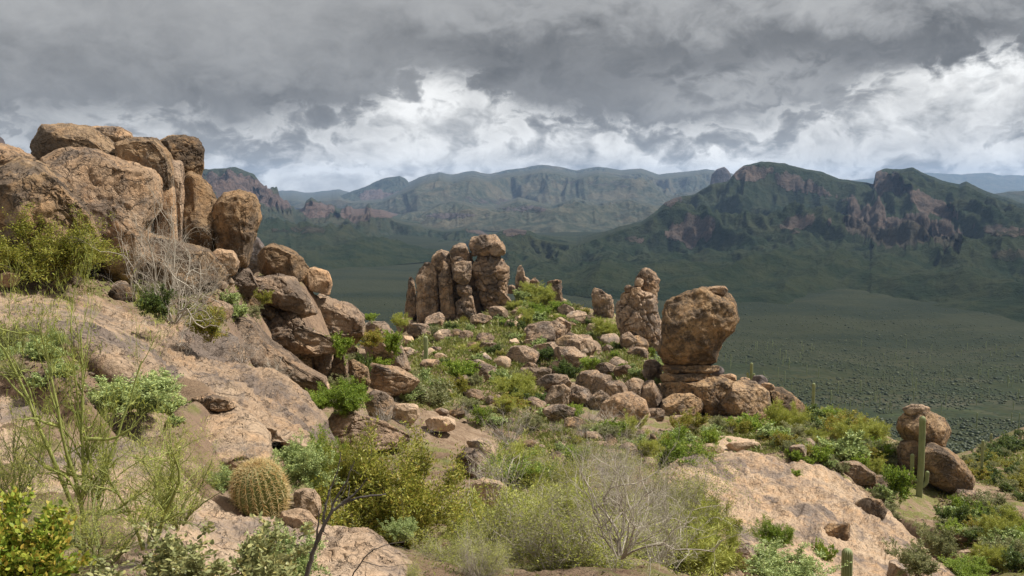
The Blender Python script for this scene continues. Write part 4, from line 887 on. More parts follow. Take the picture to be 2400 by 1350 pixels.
def make_protos():
    for s in range(3):
        proto('o', 'olive', 10+s, 'olive', 'wood', 'shrub', n0=14, spread=.9, kids=(6, 5), L=.075, W=.022, per=15, r0=.011)
        proto('b', 'bright', 20+s, 'bright', 'wood', 'creosote_bush', n0=14, spread=.75, kids=(6, 5), L=.085, W=.03, per=16, r0=.009)
        proto('s', 'sage', 30+s, 'sage', 'wood', 'brittlebush', n0=16, spread=1.3, kids=(6, 3), L=.10, W=.05, per=17, r0=.008)
        proto('v', 'verde', 40+s, 'verde', 'verde', 'palo_verde', n0=12, spread=.85, kids=(7, 5), L=.11, W=.010, per=24, r0=.010)
        proto('k', 'dark', 50+s, 'dark', 'wood', 'shrub', n0=14, spread=1.0, kids=(6, 5), L=.08, W=.035, per=15, r0=.009)
        proto('g', 'grey', 60+s, 'grey', 'wood', 'bursage_bush', n0=16, spread=1.15, kids=(6, 5), L=.08, W=.022, per=13, r0=.007)
        proto('d', 'dry', 70+s, None, 'dry', 'dry_shrub', n0=13, spread=1.0, kids=(6, 5), seg=6, wig=.24, r0=.0085, kl=(.5, .5))
        proto('x', 'drydark', 80+s, None, 'drydark', 'dry_shrub', n0=22, spread=1.3, kids=(7, 6), seg=5, wig=.22, r0=.006, kl=(.45, .45))
    # large, finer ones for the foreground
    for s in range(2):
        proto('O', 'olive_big', 110+s, 'olive', 'wood', 'shrub', n0=24, spread=1.0, kids=(9, 8), L=.030, W=.0105, per=22, r0=.009, seg=6, vb=(0, .9))
        proto('D', 'dry_big', 170+s, None, 'dry', 'dry_shrub', n0=15, spread=1.3, kids=(8, 6, 2), seg=9, wig=.30, r0=.0078, start=.12, kl=(.5, .5, .5), tubek=4)
        proto('T', 'thicket', 180+s, 'verde', 'dry', 'dry_shrub', n0=16, spread=1.15, kids=(9, 7, 2), seg=8, wig=.28, r0=.0075, kl=(.5, .5, .5), start=.12, L=.024, W=.006, per=4)
        proto('S', 'sage_big', 130+s, 'sage', 'wood', 'brittlebush', n0=26, spread=1.2, kids=(8, 5), L=.042, W=.018, per=32, r0=.006)
        proto('B', 'bright_big', 120+s, 'bright', 'wood', 'creosote_bush', n0=22, spread=.9, kids=(8, 7), L=.035, W=.014, per=24, r0=.007)
        proto('J', 'jojoba', 140+s, 'jojoba', 'drydark', 'jojoba_shrub', n0=18, spread=1.0, kids=(5, 4), L=.058, W=.029, per=14, r0=.006, oval=True, upw=.6, vb=(0, .85))
        proto('F', 'flame', 150+s, 'flame', 'wood', 'jojoba_shrub', n0=26, spread=.9, kids=(6, 4), L=.058, W=.030, per=20, r0=.006, oval=True, upw=.5)
        proto('V', 'verde_big', 160+s, 'verde', 'verde', 'palo_verde', n0=5, spread=.34, kids=(11, 7, 3), L=.03, W=.0036, per=4, seg=9, r0=.018, kl=(.36, .42, .5), start=.15, wig=.15, tubek=4)
        proto('W', 'verde_twigs', 165+s, 'verde', 'root', 'palo_verde', n0=8, spread=.85, kids=(9, 6, 3), L=.026, W=.0034, per=4, seg=8, r0=.014, kl=(.42, .45, .5), start=.12, wig=.16, tubek=3)
_rp = random.Random(5)
def inst(kind, loc, w, h, label, cat, group=None, rot=None):
    d = _rp.choice(PROTO[kind]); o = d.get('src')
    if o is None:
        o = empty(d['name'], (0, 0, 0)); obj('stems', d['stem'], o)
        if 'leaf' in d: obj('foliage', d['leaf'], o)
        d['src'] = o
    else: o = copy_tree(o)
    o.location = tuple(loc); o.scale = (w, w*_rp.uniform(.85, 1.1), h); o.rotation_euler = (0, 0, _rp.uniform(0, 6.28) if rot is None else rot)
    tag(o, label, cat); 
    if group: o['group'] = group
    elif 'group' in o: del o['group']
    return o
def plant(kind, label, px, py, wp, hp, Y=None, cat='shrub', **k):
    if Y is None:
        g = hit(px, py)
        if g is None: print('no ground', label); return
    else: g = at(px, py, Y)
    m = mpp(g[1])
    return inst(kind, (g[0], g[1], g[2]-.02*hp*m), wp*m, hp*m*1.02, label, cat, **k)
def inpoly(px, py, poly):
    c = False; j = len(poly)-1
    for i in range(len(poly)):
        xi, yi = poly[i]; xj, yj = poly[j]
        if (yi > py) != (yj > py) and px < (xj-xi)*(py-yi)/(yj-yi)+xi: c = not c
        j = i
    return c
AREAS = {
 'pin': ([(955, 775), (1040, 765), (1200, 722), (1240, 690), (1340, 705), (1400, 755), (1540, 840), (1545, 900), (1400, 880), (1250, 855), (1200, 900), (1080, 910), (980, 890), (950, 810)], 'on the green slope under the pinnacle cluster'),
 'rim': ([(1200, 720), (1250, 692), (1310, 695), (1345, 735), (1300, 760), (1230, 765)], 'on the green crest right of the pinnacle cluster'),
 'gul': ([(950, 905), (1230, 900), (1290, 980), (1500, 1010), (1640, 1050), (1560, 1090), (1200, 1110), (1180, 1030), (1060, 980), (960, 960)], 'in the gully below the rocky hill'),
 'rsl': ([(1880, 985), (2060, 1020), (2110, 1100), (2250, 1180), (2400, 1230), (2420, 1350), (2270, 1340), (2190, 1240), (2080, 1140), (1960, 1080), (1880, 1040)], 'on the slope below the two-boulder stack'),
 'rhl': ([(2265, 1085), (2320, 1050), (2400, 1012), (2420, 1190), (2340, 1150), (2280, 1120)], 'on the hillside at the right edge'),
 'fgd': ([(1090, 1130), (1200, 1110), (1560, 1100), (1640, 1250), (1700, 1380), (960, 1380), (1000, 1290), (1110, 1220)], 'in the thicket at the bottom of the picture'),
 'lsl': ([(0, 800), (130, 830), (260, 890), (400, 975), (430, 1060), (330, 1010), (190, 960), (0, 880)], 'between the two left slabs'),
 'dom': ([(1580, 1010), (1700, 1012), (1900, 1040), (1880, 1080), (1700, 1055), (1580, 1060)], 'behind the top of the great dome'),
 'lup': ([(-20, 655), (230, 640), (500, 640), (640, 720), (620, 800), (440, 745), (300, 705), (0, 668)], 'at the foot of the left outcrop'),
 'drm': ([(1850, 1062), (1960, 1085), (2090, 1165), (2190, 1280), (2270, 1370), (2190, 1370), (2110, 1260), (2000, 1145), (1850, 1088)], 'along the right rim of the great dome'),
 'lrg': ([(620, 720), (700, 760), (860, 830), (900, 900), (780, 960), (700, 900), (620, 800)], 'on the ledges of the left ridge'),
}
def sample(area, n, rg, top=True):
    poly = AREAS[area][0]; xs = [p[0] for p in poly]; ys = [p[1] for p in poly]; out = []
    for _ in range(n*8):
        if len(out) >= n: break
        x, y = rg.uniform(min(xs), max(xs)), rg.uniform(min(ys), max(ys))
        if inpoly(x, y, poly) and not (2095 < x < 2215 and 1120 < y < 1330):
            g = hit(x, y, top)
            if g is not None and g[1] < 260: out.append((x, y, g))
    return out
KD = {'olive': 'rounded olive-green shrub', 'bright': 'fresh bright green shrub', 'sage': 'low pale grey-green bush', 'verde': 'yellow-green feathery shrub', 'dark': 'dense dark green shrub', 'grey': 'dull grey-green bush', 'dry': 'bare bleached dry shrub', 'drydark': 'tangled grey dry bush', 'thicket': 'twiggy half-leafed shrub', 'olive_big': 'full olive-green shrub', 'bright_big': 'full bright green shrub'}
def saguaro_mesh(path, rad, ribs=14, rings=None, depth=.11):
    P = np.array(path, float); n = 40
    s = np.concatenate([[0], np.cumsum(np.linalg.norm(np.diff(P, axis=0), axis=1))]); T = np.linspace(0, s[-1], n)
    T = s[-1]*(1-(1-T/s[-1])**1.25)
    Q = np.stack([np.interp(T, s, P[:, k]) for k in range(3)], 1)
    for _ in range(3): Q[1:-1] = (Q[:-2]+2*Q[1:-1]+Q[2:])/4
    k = ribs*4; ph = np.linspace(0, 2*math.pi, k, endpoint=False); V = []
    tt = T/s[-1]; cap = rad*1.1/s[-1]
    for i in range(n):
        d = nrm(Q[min(i+1, n-1)]-Q[max(i-1, 0)]); u = nrm(np.cross(d, np.array([.13, 1, .05]))); w = np.cross(d, u)
        e = (1-tt[i])/cap; rr = rad*(.86+.14*min(1, tt[i]*5))*(math.sqrt(max(0, 1-(1-min(e, 1))**2)) if e < 1 else 1)+1e-4
        r = rr*(1-depth+depth*np.cos(ph*ribs))
        V.append(Q[i]+np.outer(r*np.cos(ph), u)+np.outer(r*np.sin(ph), w))
    V = np.concatenate(V); i, j = np.meshgrid(np.arange(n-1), np.arange(k), indexing='ij')
    Fc = np.stack([i*k+j, i*k+(j+1) % k, (i+1)*k+(j+1) % k, (i+1)*k+j], -1).reshape(-1, 4)
    rib = np.tile(.5+.5*np.cos(ph*ribs), n)
    return V, Fc, rib
def cactus_mat():
    m, nt = newmat('saguaro_skin'); t = NT(nt)
    rib = attr(t, 'rib'); co = t.n('ShaderNodeTexCoord').outputs['Object']
    n = t.noise(co, 1.5, 6, .6); f = t.noise(co, 26, 4, .7)
    c = t.mix(t.mr(n, .35, .65), (.15, .185, .07), (.22, .245, .10))
    c = t.mix(t.math('MULTIPLY', t.mr(rib, .8, 1), t.mr(f, .35, .6, .35, .9)), c, (.42, .38, .25))
    t.out(t.n('ShaderNodeBsdfPrincipled', {'Base Color': c, 'Roughness': .7}).outputs[0]); return m
def saguaro(label, px, py, hpx, wpx, arms=(), Y=None, group=None, flower=False):
    g = at(px, py, Y) if Y else hit(px, py)
    if g is None: print('no ground', label); return
    m = mpp(g[1]); h = hpx*m; r = wpx*m/2
    root = empty('saguaro', tuple(g)); tag(root, label, 'cactus', group)
    V, Fc, rib = saguaro_mesh([(0, 0, -.1*h), (0.01*h, 0, h*.5), (.0, 0, h)], r)
    obj('trunk', mesh_np('trunk', V, Fc, SAGM, attrs={'rib': rib}), root)
    for (side, z0, out, z1, rf) in arms:
        z0, z1, out = z0*h, z1*h, out*h
        V, Fc, rib = saguaro_mesh([(0, 0, z0), (side*out*.6, 0, z0+.01*h), (side*out, 0, z0+.045*h), (side*out*1.05, 0, z1)], r*rf)
        obj('arm', mesh_np('arm', V, Fc, SAGM, attrs={'rib': rib}), root)
    return root
def barrel(px, py, wpx, hpx, Y):
    g = at(px, py, Y); m = mpp(Y); R_ = wpx*m/2; Hh = hpx*m
    root = empty('barrel_cactus', tuple(g)); tag(root, 'squat barrel cactus covered in orange spines, leaning on the near slab', 'cactus'); root.rotation_euler = (RD(10), RD(-7), 0)
    ribs, n = 21, 60; k = ribs*6; ph = np.linspace(0, 2*math.pi, k, endpoint=False); V = []
    for i in range(n):
        a = -math.pi/2*.82+(math.pi/2*1.82)*i/(n-1); z = math.sin(a); c = max(math.cos(a), 1e-3)**.72
        if z < 0: c = max(c, .62)
        r = R_*c*(1-.10*(.5-.5*np.cos(ph*ribs+.15*math.sin(a*3)))*2*min(1, c*1.6))
        V.append(np.stack([r*np.cos(ph), r*np.sin(ph), np.full(k, Hh*.5*(1+z))], 1))
    V = np.concatenate(V); i, j = np.meshgrid(np.arange(n-1), np.arange(k), indexing='ij')
    Fc = np.stack([i*k+j, i*k+(j+1) % k, (i+1)*k+(j+1) % k, (i+1)*k+j], -1).reshape(-1, 4)
    m1, nt = newmat('barrel_skin'); t = NT(nt); co = t.n('ShaderNodeTexCoord').outputs['Object']
    c = t.mix(t.noise(co, 9, 5, .6), (.09, .12, .03), (.19, .21, .055)); c = t.mix(t.mr(attr(t, 'rib'), .75, 1, 0, .8), c, (.16, .12, .04))
    t.out(t.n('ShaderNodeBsdfPrincipled', {'Base Color': c, 'Roughness': .6}).outputs[0])
    obj('body', mesh_np('body', V, Fc, m1, attrs={'rib': np.tile(.5+.5*np.cos(ph*ribs), n)}), root)
    rng = np.random.default_rng(3); segs = []; val = []
    for rb in range(ribs):
        an = 2*math.pi*rb/ribs
        for q in range(17):
            a = -math.pi/2*.6+(math.pi/2*1.58)*(q+rng.uniform(-.2, .2))/16; z = math.sin(a); c = max(math.cos(a), .02)**.72
            if z < 0: c = max(c, .62)
            p = np.array([R_*c*math.cos(an), R_*c*math.sin(an), Hh*.5*(1+z)])
            no = nrm(np.array([math.cos(an)*math.cos(a), math.sin(an)*math.cos(a), math.sin(a)])); si = np.array([-math.sin(an), math.cos(an), 0]); up = np.cross(no, si)
            for w in range(7):
                al = w/7*2*math.pi+rng.uniform(-.3, .3); d = nrm(no*(.55 if w else 1.2)+(si*math.cos(al)+up*math.sin(al))*rng.uniform(.6, 1.0)); L = R_*rng.uniform(.16, .28)*(1.35 if w == 0 else 1)
                d2 = nrm(d+np.array([0, 0, -.25])+no*.15); mid = p+d*L*.6; r = R_*.0105
                segs.append((*p, *mid, r, r*.8)); segs.append((*mid, *(mid+d2*L*.5), r*.8, r*.15))
    V, Fc = tubes(segs)
    m2, nt = newmat('orange_spines'); t = NT(nt); nn = t.noise(t.n('ShaderNodeTexCoord').outputs['Object'], 14, 4, .7)
    cc = t.mix(t.mr(nn, .38, .62), (.56, .37, .14), (.68, .56, .28))
    t.out(t.n('ShaderNodeMixShader', {0: .25, 1: t.n('ShaderNodeBsdfPrincipled', {'Base Color': cc, 'Roughness': .45}).outputs[0], 2: t.n('ShaderNodeBsdfTranslucent', {'Color': cc}).outputs[0]}).outputs[0])
    tag(obj('spines', mesh_np('spines', V, Fc, m2), root), kind='stuff')
def limb(name, label, cat, pts, Y, rpx, mat, twigs=0, seed=1):
    """hand-traced branches: list of polylines of photo points"""
    rng = np.random.default_rng(seed); segs = []; m = mpp(Y); b = at(pts[0][0][0], pts[0][0][1], Y)
    for li, L in enumerate(pts):
        P = at([p[0] for p in L], [p[1] for p in L], Y+rng.normal(size=len(L))*.03*0+np.array([p[2] if len(p) > 2 else 0 for p in L]))-b
        s = np.linspace(0, len(L)-1, (len(L)-1)*5+1); Q = np.stack([np.interp(s, range(len(L)), P[:, k]) for k in range(3)], 1)
        for _ in range(2): Q[1:-1] = (Q[:-2]+2*Q[1:-1]+Q[2:])/4
        Q += rng.normal(size=Q.shape)*m*.9*(np.arange(len(Q)) > 0)[:, None]
        r0 = rpx*m*(1 if li == 0 else .55); rr = np.linspace(r0, r0*.25, len(Q))
        for i in range(len(Q)-1):
            segs.append((*Q[i], *Q[i+1], rr[i], rr[i+1]))
            if twigs and rng.uniform() < twigs:
                d = nrm(Q[i+1]-Q[i]+rng.normal(size=3)*.02); p = Q[i]
                d = nrm(d+rng.normal(size=3)*.6); l = m*rng.uniform(20, 70)
                for q in range(4):
                    d = nrm(d+rng.normal(size=3)*.25); p2 = p+d*l/4; segs.append((*p, *p2, rr[i]*.4*(1-q*.2), rr[i]*.4*(.8-q*.2))); p = p2
    V, Fc = tubes(segs, 6)
    o = obj(name, mesh_np(name, V, Fc, SM[mat]), loc=tuple(b)); tag(o, label, cat); return o
def build_plants():
    global SAGM
    SAGM = cactus_mat(); make_protos()
    PL = plant
    # ---- foreground individuals
    PL('olive_big', 'dense rounded olive-green bush in front of the rounded brown boulder', 110, 668, 235, 150, 13.6)
    PL('dry_big', 'tall bare grey shrub standing on the upper edge of the long left slab', 405, 752, 300, 320, 13.0, rot=.4)
    PL('dark', 'small dark green bush at the foot of the tall bare grey shrub', 368, 742, 80, 62, 12.8)
    PL('olive', 'half-bare olive and orange bush on the upper edge of the long left slab', 492, 800, 95, 78, 13.4)
    PL('drydark', 'dry twig tangle right of the half-bare olive bush', 570, 850, 120, 85, 14.5)
    PL('dry', 'low fan of bleached dry twigs along the edge of the long left slab', 640, 905, 130, 80, 14.6)
    PL('olive', 'tiny yellow-olive tuft on the rock hump below the perched boulders', 620, 714, 38, 32, 19)
    PL('verde_big', 'tall spindly palo verde sapling with green stems in the left foreground', 205, 1262, 300, 680, 4.3, cat='tree', rot=1.0)
    PL('verde_big', 'shorter green-stemmed palo verde right of the tall sapling', 345, 1275, 330, 330, 4.5, cat='tree', rot=2.2)
    PL('verde_twigs', 'twiggy green palo verde bush at the left edge', 20, 1240, 260, 290, 4.0, cat='tree')
    PL('verde_twigs', 'fine-twigged green bush beneath the tall palo verde sapling', 250, 1320, 360, 220, 3.9, cat='shrub')
    PL('verde_twigs', 'fine-twigged green bush reaching over the lower left slab', 420, 1230, 240, 230, 4.9, cat='shrub')
    PL('flame', 'jojoba bush with green and orange leaves in the bottom left corner', 40, 1440, 280, 250, 2.5)
    PL('jojoba', 'grey-green jojoba bush at the bottom edge under the palo verde', 330, 1450, 330, 180, 2.6)
    PL('jojoba', 'grey-green jojoba bush at the bottom edge left of the dark bare branch', 540, 1450, 300, 200, 2.7)
    PL('sage_big', 'fresh green bush at the bottom edge beside the dark bare branch', 640, 1410, 190, 150, 3.3)
    PL('sage_big', 'pale brittlebush tucked against the left side of the barrel cactus', 512, 1168, 90, 70, 6.7)
    PL('sage_big', 'pale brittlebush behind the right shoulder of the barrel cactus', 695, 1140, 120, 95, 7.3)
    PL('drydark', 'fine grey dry bush above the barrel cactus', 590, 1080, 110, 60, 7.6)
    PL('sage_big', 'pale brittlebush behind the tall palo verde sapling', 320, 975, 200, 95, 8.2)
    PL('sage_big', 'pale brittlebush between the slabs near the left edge', 75, 900, 120, 90, 8.8)
    PL('sage_big', 'small pale brittlebush above the one near the left edge', 110, 838, 80, 60, 9.6)
    PL('sage', 'tiny whitish brittlebush at the left end of the lower slab', 40, 925, 60, 40, 8.2)
    PL('grey', 'dull green bush at the left edge on the long slab', 10, 850, 90, 85, 9.2)
    PL('olive_big', 'largest olive-green bush in the centre foreground', 935, 1300, 360, 260, 7.6)
    PL('olive_big', 'olive bush with yellowing leaves leaning left of the big centre one', 830, 1205, 150, 170, 8.0)
    PL('bright_big', 'leafy green bush growing up beside the end of the long slab', 765, 1180, 110, 160, 8.4)
    PL('sage_big', 'small pale green plant at the foot of the largest olive bush', 945, 1270, 70, 55, 6.6)
    PL('bright_big', 'bright green bush behind the end of the long left slab', 745, 968, 90, 60, 16)
    PL('bright_big', 'taller bright green bush right of the one behind the long slab', 822, 972, 110, 80, 16.2)
    PL('bright', 'bright green bush above the upright blocks of the left ridge', 793, 842, 48, 56, 22)
    PL('bright', 'bright green bush beside the sloping brown boulder', 916, 838, 46, 60, 28)
    PL('dark', 'blue-green bush hanging below the large block of the left ridge', 856, 882, 42, 54, 24)
    PL('olive', 'brownish olive bush between two bright ones on the left ridge', 872, 815, 70, 40, 26)
    PL('bright', 'small bright bush on the rim right of the large block', 868, 752, 36, 16, 30)
    PL('verde', 'green bush at the rim left of the rock needle', 940, 768, 40, 32, 60)
    PL('drydark', 'dry twigs around the pale rounded boulder in the gully', 895, 1000, 110, 60, 18)
    PL('grey', 'big dull grey-green bush right of the streaked tan slab', 985, 965, 130, 80, 30)
    PL('drydark', 'dry grey-green bush in front of the egg-shaped boulder', 965, 1035, 110, 60, 17)
    PL('dry_big', 'largest tangle of bare grey branches right of centre', 1455, 1300, 400, 335, 6.3, rot=.8)
    PL('dry_big', 'second bare grey shrub overlapping the largest tangle on the left', 1290, 1340, 360, 250, 7.6, rot=2.5)
    PL('dry_big', 'bare grey shrub overlapping the largest tangle on the right', 1560, 1330, 300, 250, 9.2, rot=4)
    PL('thicket', 'yellow-green twiggy thicket in front of the largest bare tangle', 1400, 1370, 420, 230, 7.6)
    PL('thicket', 'yellow-green twiggy thicket between the big olive bush and the bare tangle', 1160, 1330, 330, 250, 8.2)
    PL('thicket', 'yellow-green twiggy thicket left of the great dome', 1620, 1240, 230, 190, 14)
    PL('dry', 'bare grey shrub in front of the curved tan boulder', 1130, 1130, 110, 60, 13.2)
    PL('drydark', 'soft grey dry bush in the middle of the gully', 1195, 1040, 150, 100, 17)
    PL('dry', 'arching bleached twigs left of the plinth', 1450, 1020, 190, 80, 30)
    PL('verde', 'airy yellow-green bush on the crest right of the pinnacle cluster', 1272, 720, 68, 50, 113)
    PL('verde', 'airy yellow-green bush below the blocky leaning pillar', 1420, 795, 62, 48, 92)
    PL('verde', 'feathery yellow-green bush at the right end of the plinth', 1848, 1042, 78, 95, 50)
    PL('bright', 'bright green bush under the big squarish plinth boulder', 1755, 1032, 90, 56, 49)
    PL('bright', 'small bright green bush left of the one under the plinth', 1692, 1006, 36, 22, 54)
    PL('verde', 'pale feathery bush in the middle of the green slope', 1100, 852, 70, 46, 82)
    PL('verde', 'yellow-olive feathery bush above the gully', 1195, 940, 90, 60, 52)
    PL('olive', 'yellow-olive bush below the feathery one above the gully', 1215, 985, 110, 45, 46)
    PL('dark', 'dark bush in the shade left of the boulder row', 1270, 965, 70, 45, 50)
    PL('dark', 'round dark green bush above the tall block of the boulder row', 1333, 890, 52, 40, 63)
    PL('bright', 'bright green bush above the grey block of the boulder row', 1384, 868, 42, 30, 68)
    PL('dark', 'dark bush on the pinkish outcrop of the hill shoulder', 1283, 842, 42, 24, 75)
    PL('dark', 'dark green bush under the crest of the green slope', 1215, 785, 38, 36, 96)
    PL('bright_big', 'vivid green bush growing on the front of the great dome', 1812, 1290, 84, 68, 22.5)
    PL('dark', 'little dark bush on the dome left of the vivid green one', 1730, 1250, 28, 26, 24)
    PL('bright', 'small green tuft in a mossy hollow on top of the great dome', 1866, 1118, 26, 16, 30.5)
    PL('bright_big', 'bright green bush at the bottom right in front of the dome foot', 2270, 1360, 110, 50, 19)
    PL('grey', 'grey-green bush at the foot of the tall saguaro', 2205, 1310, 90, 70, 27)
    PL('dark', 'dark rounded bush right of the tall saguaro', 2232, 1240, 75, 62, 36)
    PL('bright', 'bright green bush left of the two-boulder stack', 2100, 1170, 60, 75, 40)
    PL('sage_big', 'pale bush in front of the tan rock left of the short saguaro', 1830, 1390, 180, 90, 12.5)
    PL('bright', 'tall bright weed between the dome and its bottom rock', 1925, 1330, 50, 60, 17.5)
    PL('grey', 'grey-green bush right of the short saguaro', 2150, 1350, 110, 75, 20)
    limb('bare_branch', 'dark bare branch rising from the bottom edge in front of the barrel cactus', 'branch',
         [[(712, 1380), (728, 1310), (752, 1250), (772, 1205), (800, 1180), (845, 1165), (905, 1158)], [(757, 1245), (760, 1200), (768, 1160), (790, 1110), (800, 1060)], [(775, 1205), (782, 1175), (812, 1130), (830, 1080)],
          [(732, 1305), (745, 1240), (748, 1190)], [(800, 1181), (840, 1150), (860, 1120)]], 3.1, 7, 'black', .2)
    limb('bare_branch', 'thin dark twig arching over the slab at the bottom', 'branch', [[(800, 1400), (830, 1340), (870, 1290), (910, 1275), (950, 1270)], [(850, 1316), (900, 1330), (960, 1322)]], 3.4, 2.2, 'black', .25, 4)
    barrel(624, 1222, 124, 152, 6.45)
    # ---- saguaros
    saguaro('single-stemmed saguaro on the green slope below the rock needle', 998, 850, 64, 11)
    saguaro('tallest saguaro, with a long left arm, before the two-boulder stack', 2150, 1212, 252, 15, [(-1, .36, .075, .63, .62), (1, .30, .07, .46, .62)], 45)
    saguaro('short thick saguaro rising from the bottom edge', 1980, 1420, 148, 27, (), 19.5)
    saguaro('small forked saguaro behind the right side of the plinth', 1760, 900, 52, 7, [(-1, .25, .16, .55, .8), (1, .25, .12, .5, .8)], 90)
    saguaro('small saguaro close behind the neck of the balanced rock', 1679, 886, 30, 8, (), 75)
    saguaro('armless saguaro on the skyline of the right slope', 1905, 955, 60, 7.5, (), 92)
    saguaro('armless saguaro standing in the far hollow at the right', 2298, 1125, 100, 7, (), 74)
    rg = random.Random(11)
    for k in range(3):
        saguaro('small saguaro up on the hillside at the right edge', (2322, 2348, 2392)[k], (1040, 1052, 1030)[k], (26, 18, 20)[k], 5, (), None, 'saguaros on the hillside at the right edge')
    # saguaros dotted over the valley: too small to show parts
    V, Fc, rib = saguaro_mesh([(0, 0, -.3), (0, 0, 3.5), (0, 0, 7)], .27, 8); V2, F2, r2 = saguaro_mesh([(0, 0, 2.6), (1.0, 0, 2.8), (1.05, 0, 3.3), (1.05, 0, 5)], .2, 8)
    mz = [mesh_np('saguaro', V, Fc, SAGM, attrs={'rib': rib}), mesh_np('saguaro', np.concatenate([V, V2]), np.concatenate([Fc, F2+len(V)]), SAGM, attrs={'rib': np.concatenate([rib, r2])})]
    n = 0
    while n < 110:
        x, y = rg.uniform(1700, 2400), rg.uniform(810, 1010)
        g = hit(x, y)
        if g is None or g[1] < 300: continue
        o = obj('saguaro', mz[n % 2], loc=tuple(g)); s = rg.uniform(.6, 1.1); o.scale = (s, s, s); o.rotation_euler = (0, 0, rg.uniform(0, 6))
        tag(o, 'tiny pale saguaro dotted among the dark scrub of the valley floor', 'cactus', 'saguaros far down on the valley floor'); n += 1
    # ---- scattered shrubs
    plan = [('pin', [('sage', 44), ('bright', 14), ('verde', 12), ('dark', 14), ('grey', 22), ('olive', 8)], (9, 32)), ('rim', [('bright', 9), ('verde', 9), ('sage', 7)], (18, 42)),
            ('gul', [('grey', 14), ('verde', 9), ('bright', 8), ('sage', 14), ('drydark', 12), ('olive', 6), ('dry', 6)], (28, 70)), ('rsl', [('grey', 24), ('dark', 14), ('verde', 14), ('bright', 10), ('sage', 18), ('drydark', 10), ('olive', 8)], (28, 78)),
            ('rhl', [('dark', 20), ('olive', 12), ('grey', 10)], (22, 48)), ('fgd', [('thicket', 13), ('olive_big', 5), ('bright_big', 4), ('dry', 10), ('verde', 7), ('drydark', 8)], (100, 230)),
            ('lsl', [('sage', 8), ('grey', 3), ('drydark', 3)], (35, 80)), ('dom', [('sage', 8), ('grey', 8), ('olive', 7), ('bright', 4), ('drydark', 4)], (28, 62)), ('lup', [('grey', 4), ('drydark', 3), ('sage', 2)], (25, 60)), ('drm', [('grey', 7), ('bright', 5), ('sage', 5), ('drydark', 3)], (24, 50)), ('lrg', [('grey', 5), ('bright', 4), ('drydark', 6)], (24, 52))]
    for area, kinds, (w0, w1) in plan:
        for kind, cnt in kinds:
            lb = KD[kind]+' '+AREAS[area][1]
            for x, y, g in sample(area, cnt, rg):
                m = mpp(g[1]); w = rg.uniform(w0, w1)*m*(.8+.4*rg.random()); h = w*rg.uniform(.5, .8)*(1.25 if kind in ('bright', 'verde', 'dry') else 1)
                inst(kind, (g[0], g[1], g[2]-.03*h), w, h, lb, 'shrub', group=KD[kind].split()[-1]+'s '+AREAS[area][1]+', '+kind.replace('drydark', 'grey dry').replace('verde', 'yellow green'))
    # ---- loose stones, each its own
    protos = []
    for k in range(8):
        D, Fc = ico(4); r2_ = np.random.default_rng(200+k); V = D*np.array([1, .8, .62])*.5
        V = rough_rock(V, Fc, .42, r2_, fy=1.0, facet=.95, lump=.06, fine=.012, seed=200+k); protos.append([mesh_np('stone', V, Fc, M[q]) for q in ('mid', 'slab', 'brown')])
    for area, cnt, (w0, w1) in (('pin', 100, (10, 60)), ('gul', 45, (16, 60)), ('rsl', 20, (16, 50)), ('lsl', 22, (12, 44)), ('fgd', 10, (30, 90)), ('dom', 10, (14, 40)), ('rhl', 12, (8, 22)), ('lup', 36, (14, 80)), ('drm', 10, (14, 50)), ('lrg', 22, (12, 60)), ('rim', 8, (8, 20))):
        for x, y, g in sample(area, cnt, rg):
            w = (w0+(w1-w0)*rg.random()**2)*mpp(g[1])
            o = obj('stone', protos[rg.randrange(8)][rg.choice((0, 0, 1, 1, 2) if area != 'lsl' else (1,))], loc=(g[0], g[1], g[2]+.12*w)); o.scale = (w, w, w*rg.uniform(.7, 1.3)); o.rotation_euler = (rg.uniform(-.3, .3), rg.uniform(-.3, .3), rg.uniform(0, 6))
            tag(o, 'loose angular stone lying '+AREAS[area][1], 'stone', 'loose stones '+AREAS[area][1])
    # ---- gravel, grass and valley scrub: uncountable
    rng = np.random.default_rng(8)
    def cloud(areas, n):
        out = []
        for a_, fr in areas:
            out += [g for _, _, g in sample(a_, int(n*fr), rg, False)]
        return np.array(out)
    Dv, Df = ico(1)
    def many(base, fcs, pos, scl, name, mat, vals=None, smooth=False):
        k = len(base); n = len(pos); a = rng.uniform(0, 6.28, n); c, s = np.cos(a)[:, None], np.sin(a)[:, None]
        B = base[None]*scl[:, None, :]
        X = B[..., 0]*c-B[..., 1]*s; Y = B[..., 0]*s+B[..., 1]*c
        V = np.stack([X, Y, B[..., 2]], -1)+pos[:, None]
        Fc = (fcs[None]+np.arange(n)[:, None, None]*k).reshape(-1, fcs.shape[1])
        return mesh_np(name, V.reshape(-1, 3), Fc, mat, smooth=smooth, attrs={'v': np.repeat(vals, k)} if vals is not None else None)
    seeds = cloud([('pin', .26), ('gul', .2), ('rsl', .2), ('lsl', .4), ('fgd', .08), ('rhl', .06), ('dom', .05), ('rim', .03), ('lup', .15), ('drm', .08)], 900)
    d0 = seeds[:, 1]; rep = 7
    P = np.repeat(seeds, rep, 0); P[:, :2] += rng.normal(size=(len(P), 2))*(P[:, 1:2]*.012); P[:, 2] = H(P[:, 0], P[:, 1])
    sz = mpp(P[:, 1])*rng.uniform(3, 11, len(P)); Dq = Dv*(1+.25*vn(Dv*2.3+5)[:, None])
    o = obj('gravel', many(Dq*.5, Df, P, np.stack([sz, sz*rng.uniform(.6, 1, len(P)), sz*rng.uniform(.4, .8, len(P))], 1), 'gravel', M['mid'])); tag(o, kind='stuff')
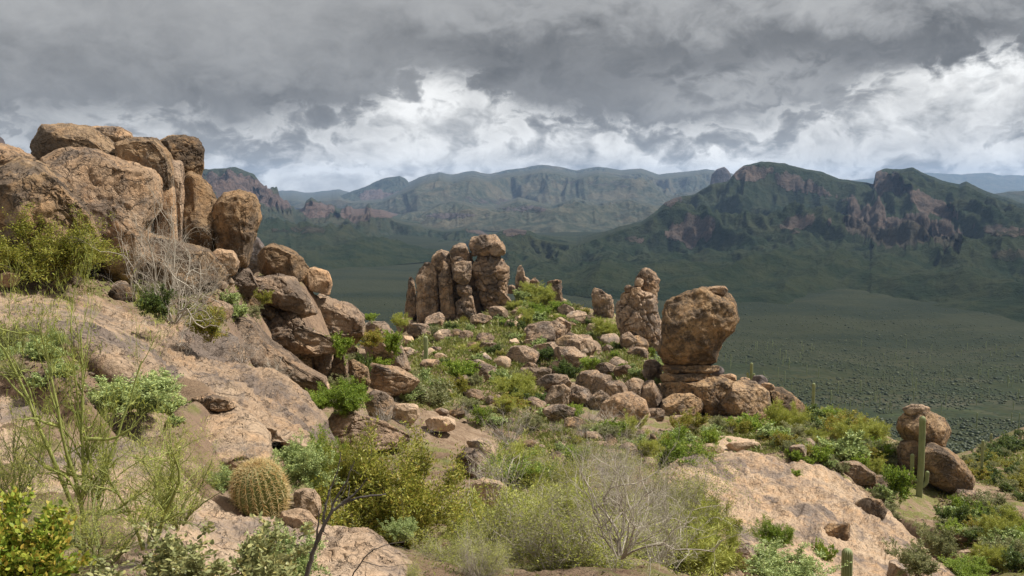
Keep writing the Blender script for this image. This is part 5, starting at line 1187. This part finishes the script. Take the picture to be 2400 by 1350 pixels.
    seeds = cloud([('pin', .36), ('gul', .22), ('rsl', .16), ('fgd', .06), ('rhl', .05), ('dom', .05), ('rim', .06), ('lup', .04)], 2600)
    P = np.repeat(seeds, 50, 0); P[:, :2] += rng.normal(size=(len(P), 2))*(np.clip(P[:, 1:2]*.007, .08, 1)); P[:, 2] = H(P[:, 0], P[:, 1])-.01
    n = len(P); sz = np.clip(mpp(P[:, 1])*9, .03, .5)*rng.uniform(.5, 1.3, n)
    V, Fc, vv = leaves(P, np.stack([rng.normal(size=n)*.5, rng.normal(size=n)*.5, np.ones(n)], 1), 1.0, .16, rng, np.clip(np.repeat(rng.uniform(0, .8, len(seeds)), 50)+rng.normal(size=n)*.15, 0, 1))
    V = V.reshape(-1, 4, 3); V = P[:, None]+(V-P[:, None])*sz[:, None, None]*np.array([1.6, 1.6, 1]); 
    o = obj('grass', mesh_np('grass', V.reshape(-1, 3), Fc, LM['grass'], attrs={'v': vv}, smooth=False)); tag(o, kind='stuff')
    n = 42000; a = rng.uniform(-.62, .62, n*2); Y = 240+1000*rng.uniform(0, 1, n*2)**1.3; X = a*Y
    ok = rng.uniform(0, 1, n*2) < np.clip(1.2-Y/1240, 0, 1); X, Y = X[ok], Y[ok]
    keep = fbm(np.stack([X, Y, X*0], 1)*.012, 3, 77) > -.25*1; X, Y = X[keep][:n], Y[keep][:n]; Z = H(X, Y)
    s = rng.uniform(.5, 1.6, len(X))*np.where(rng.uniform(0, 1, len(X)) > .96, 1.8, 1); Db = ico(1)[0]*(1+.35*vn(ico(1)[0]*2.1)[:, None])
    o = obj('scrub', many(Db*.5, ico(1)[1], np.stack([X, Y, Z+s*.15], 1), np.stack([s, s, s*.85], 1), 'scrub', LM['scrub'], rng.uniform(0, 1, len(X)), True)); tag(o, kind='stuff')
# ================================================================ BUILD
solve_ground()
build_ground(); build_mountains(); build_sky(); build_light(); build_camera()
for i, r in enumerate(ROCKS): build_rock(i, r)
build_slabs()
if 'build_plants' in globals(): build_plants()
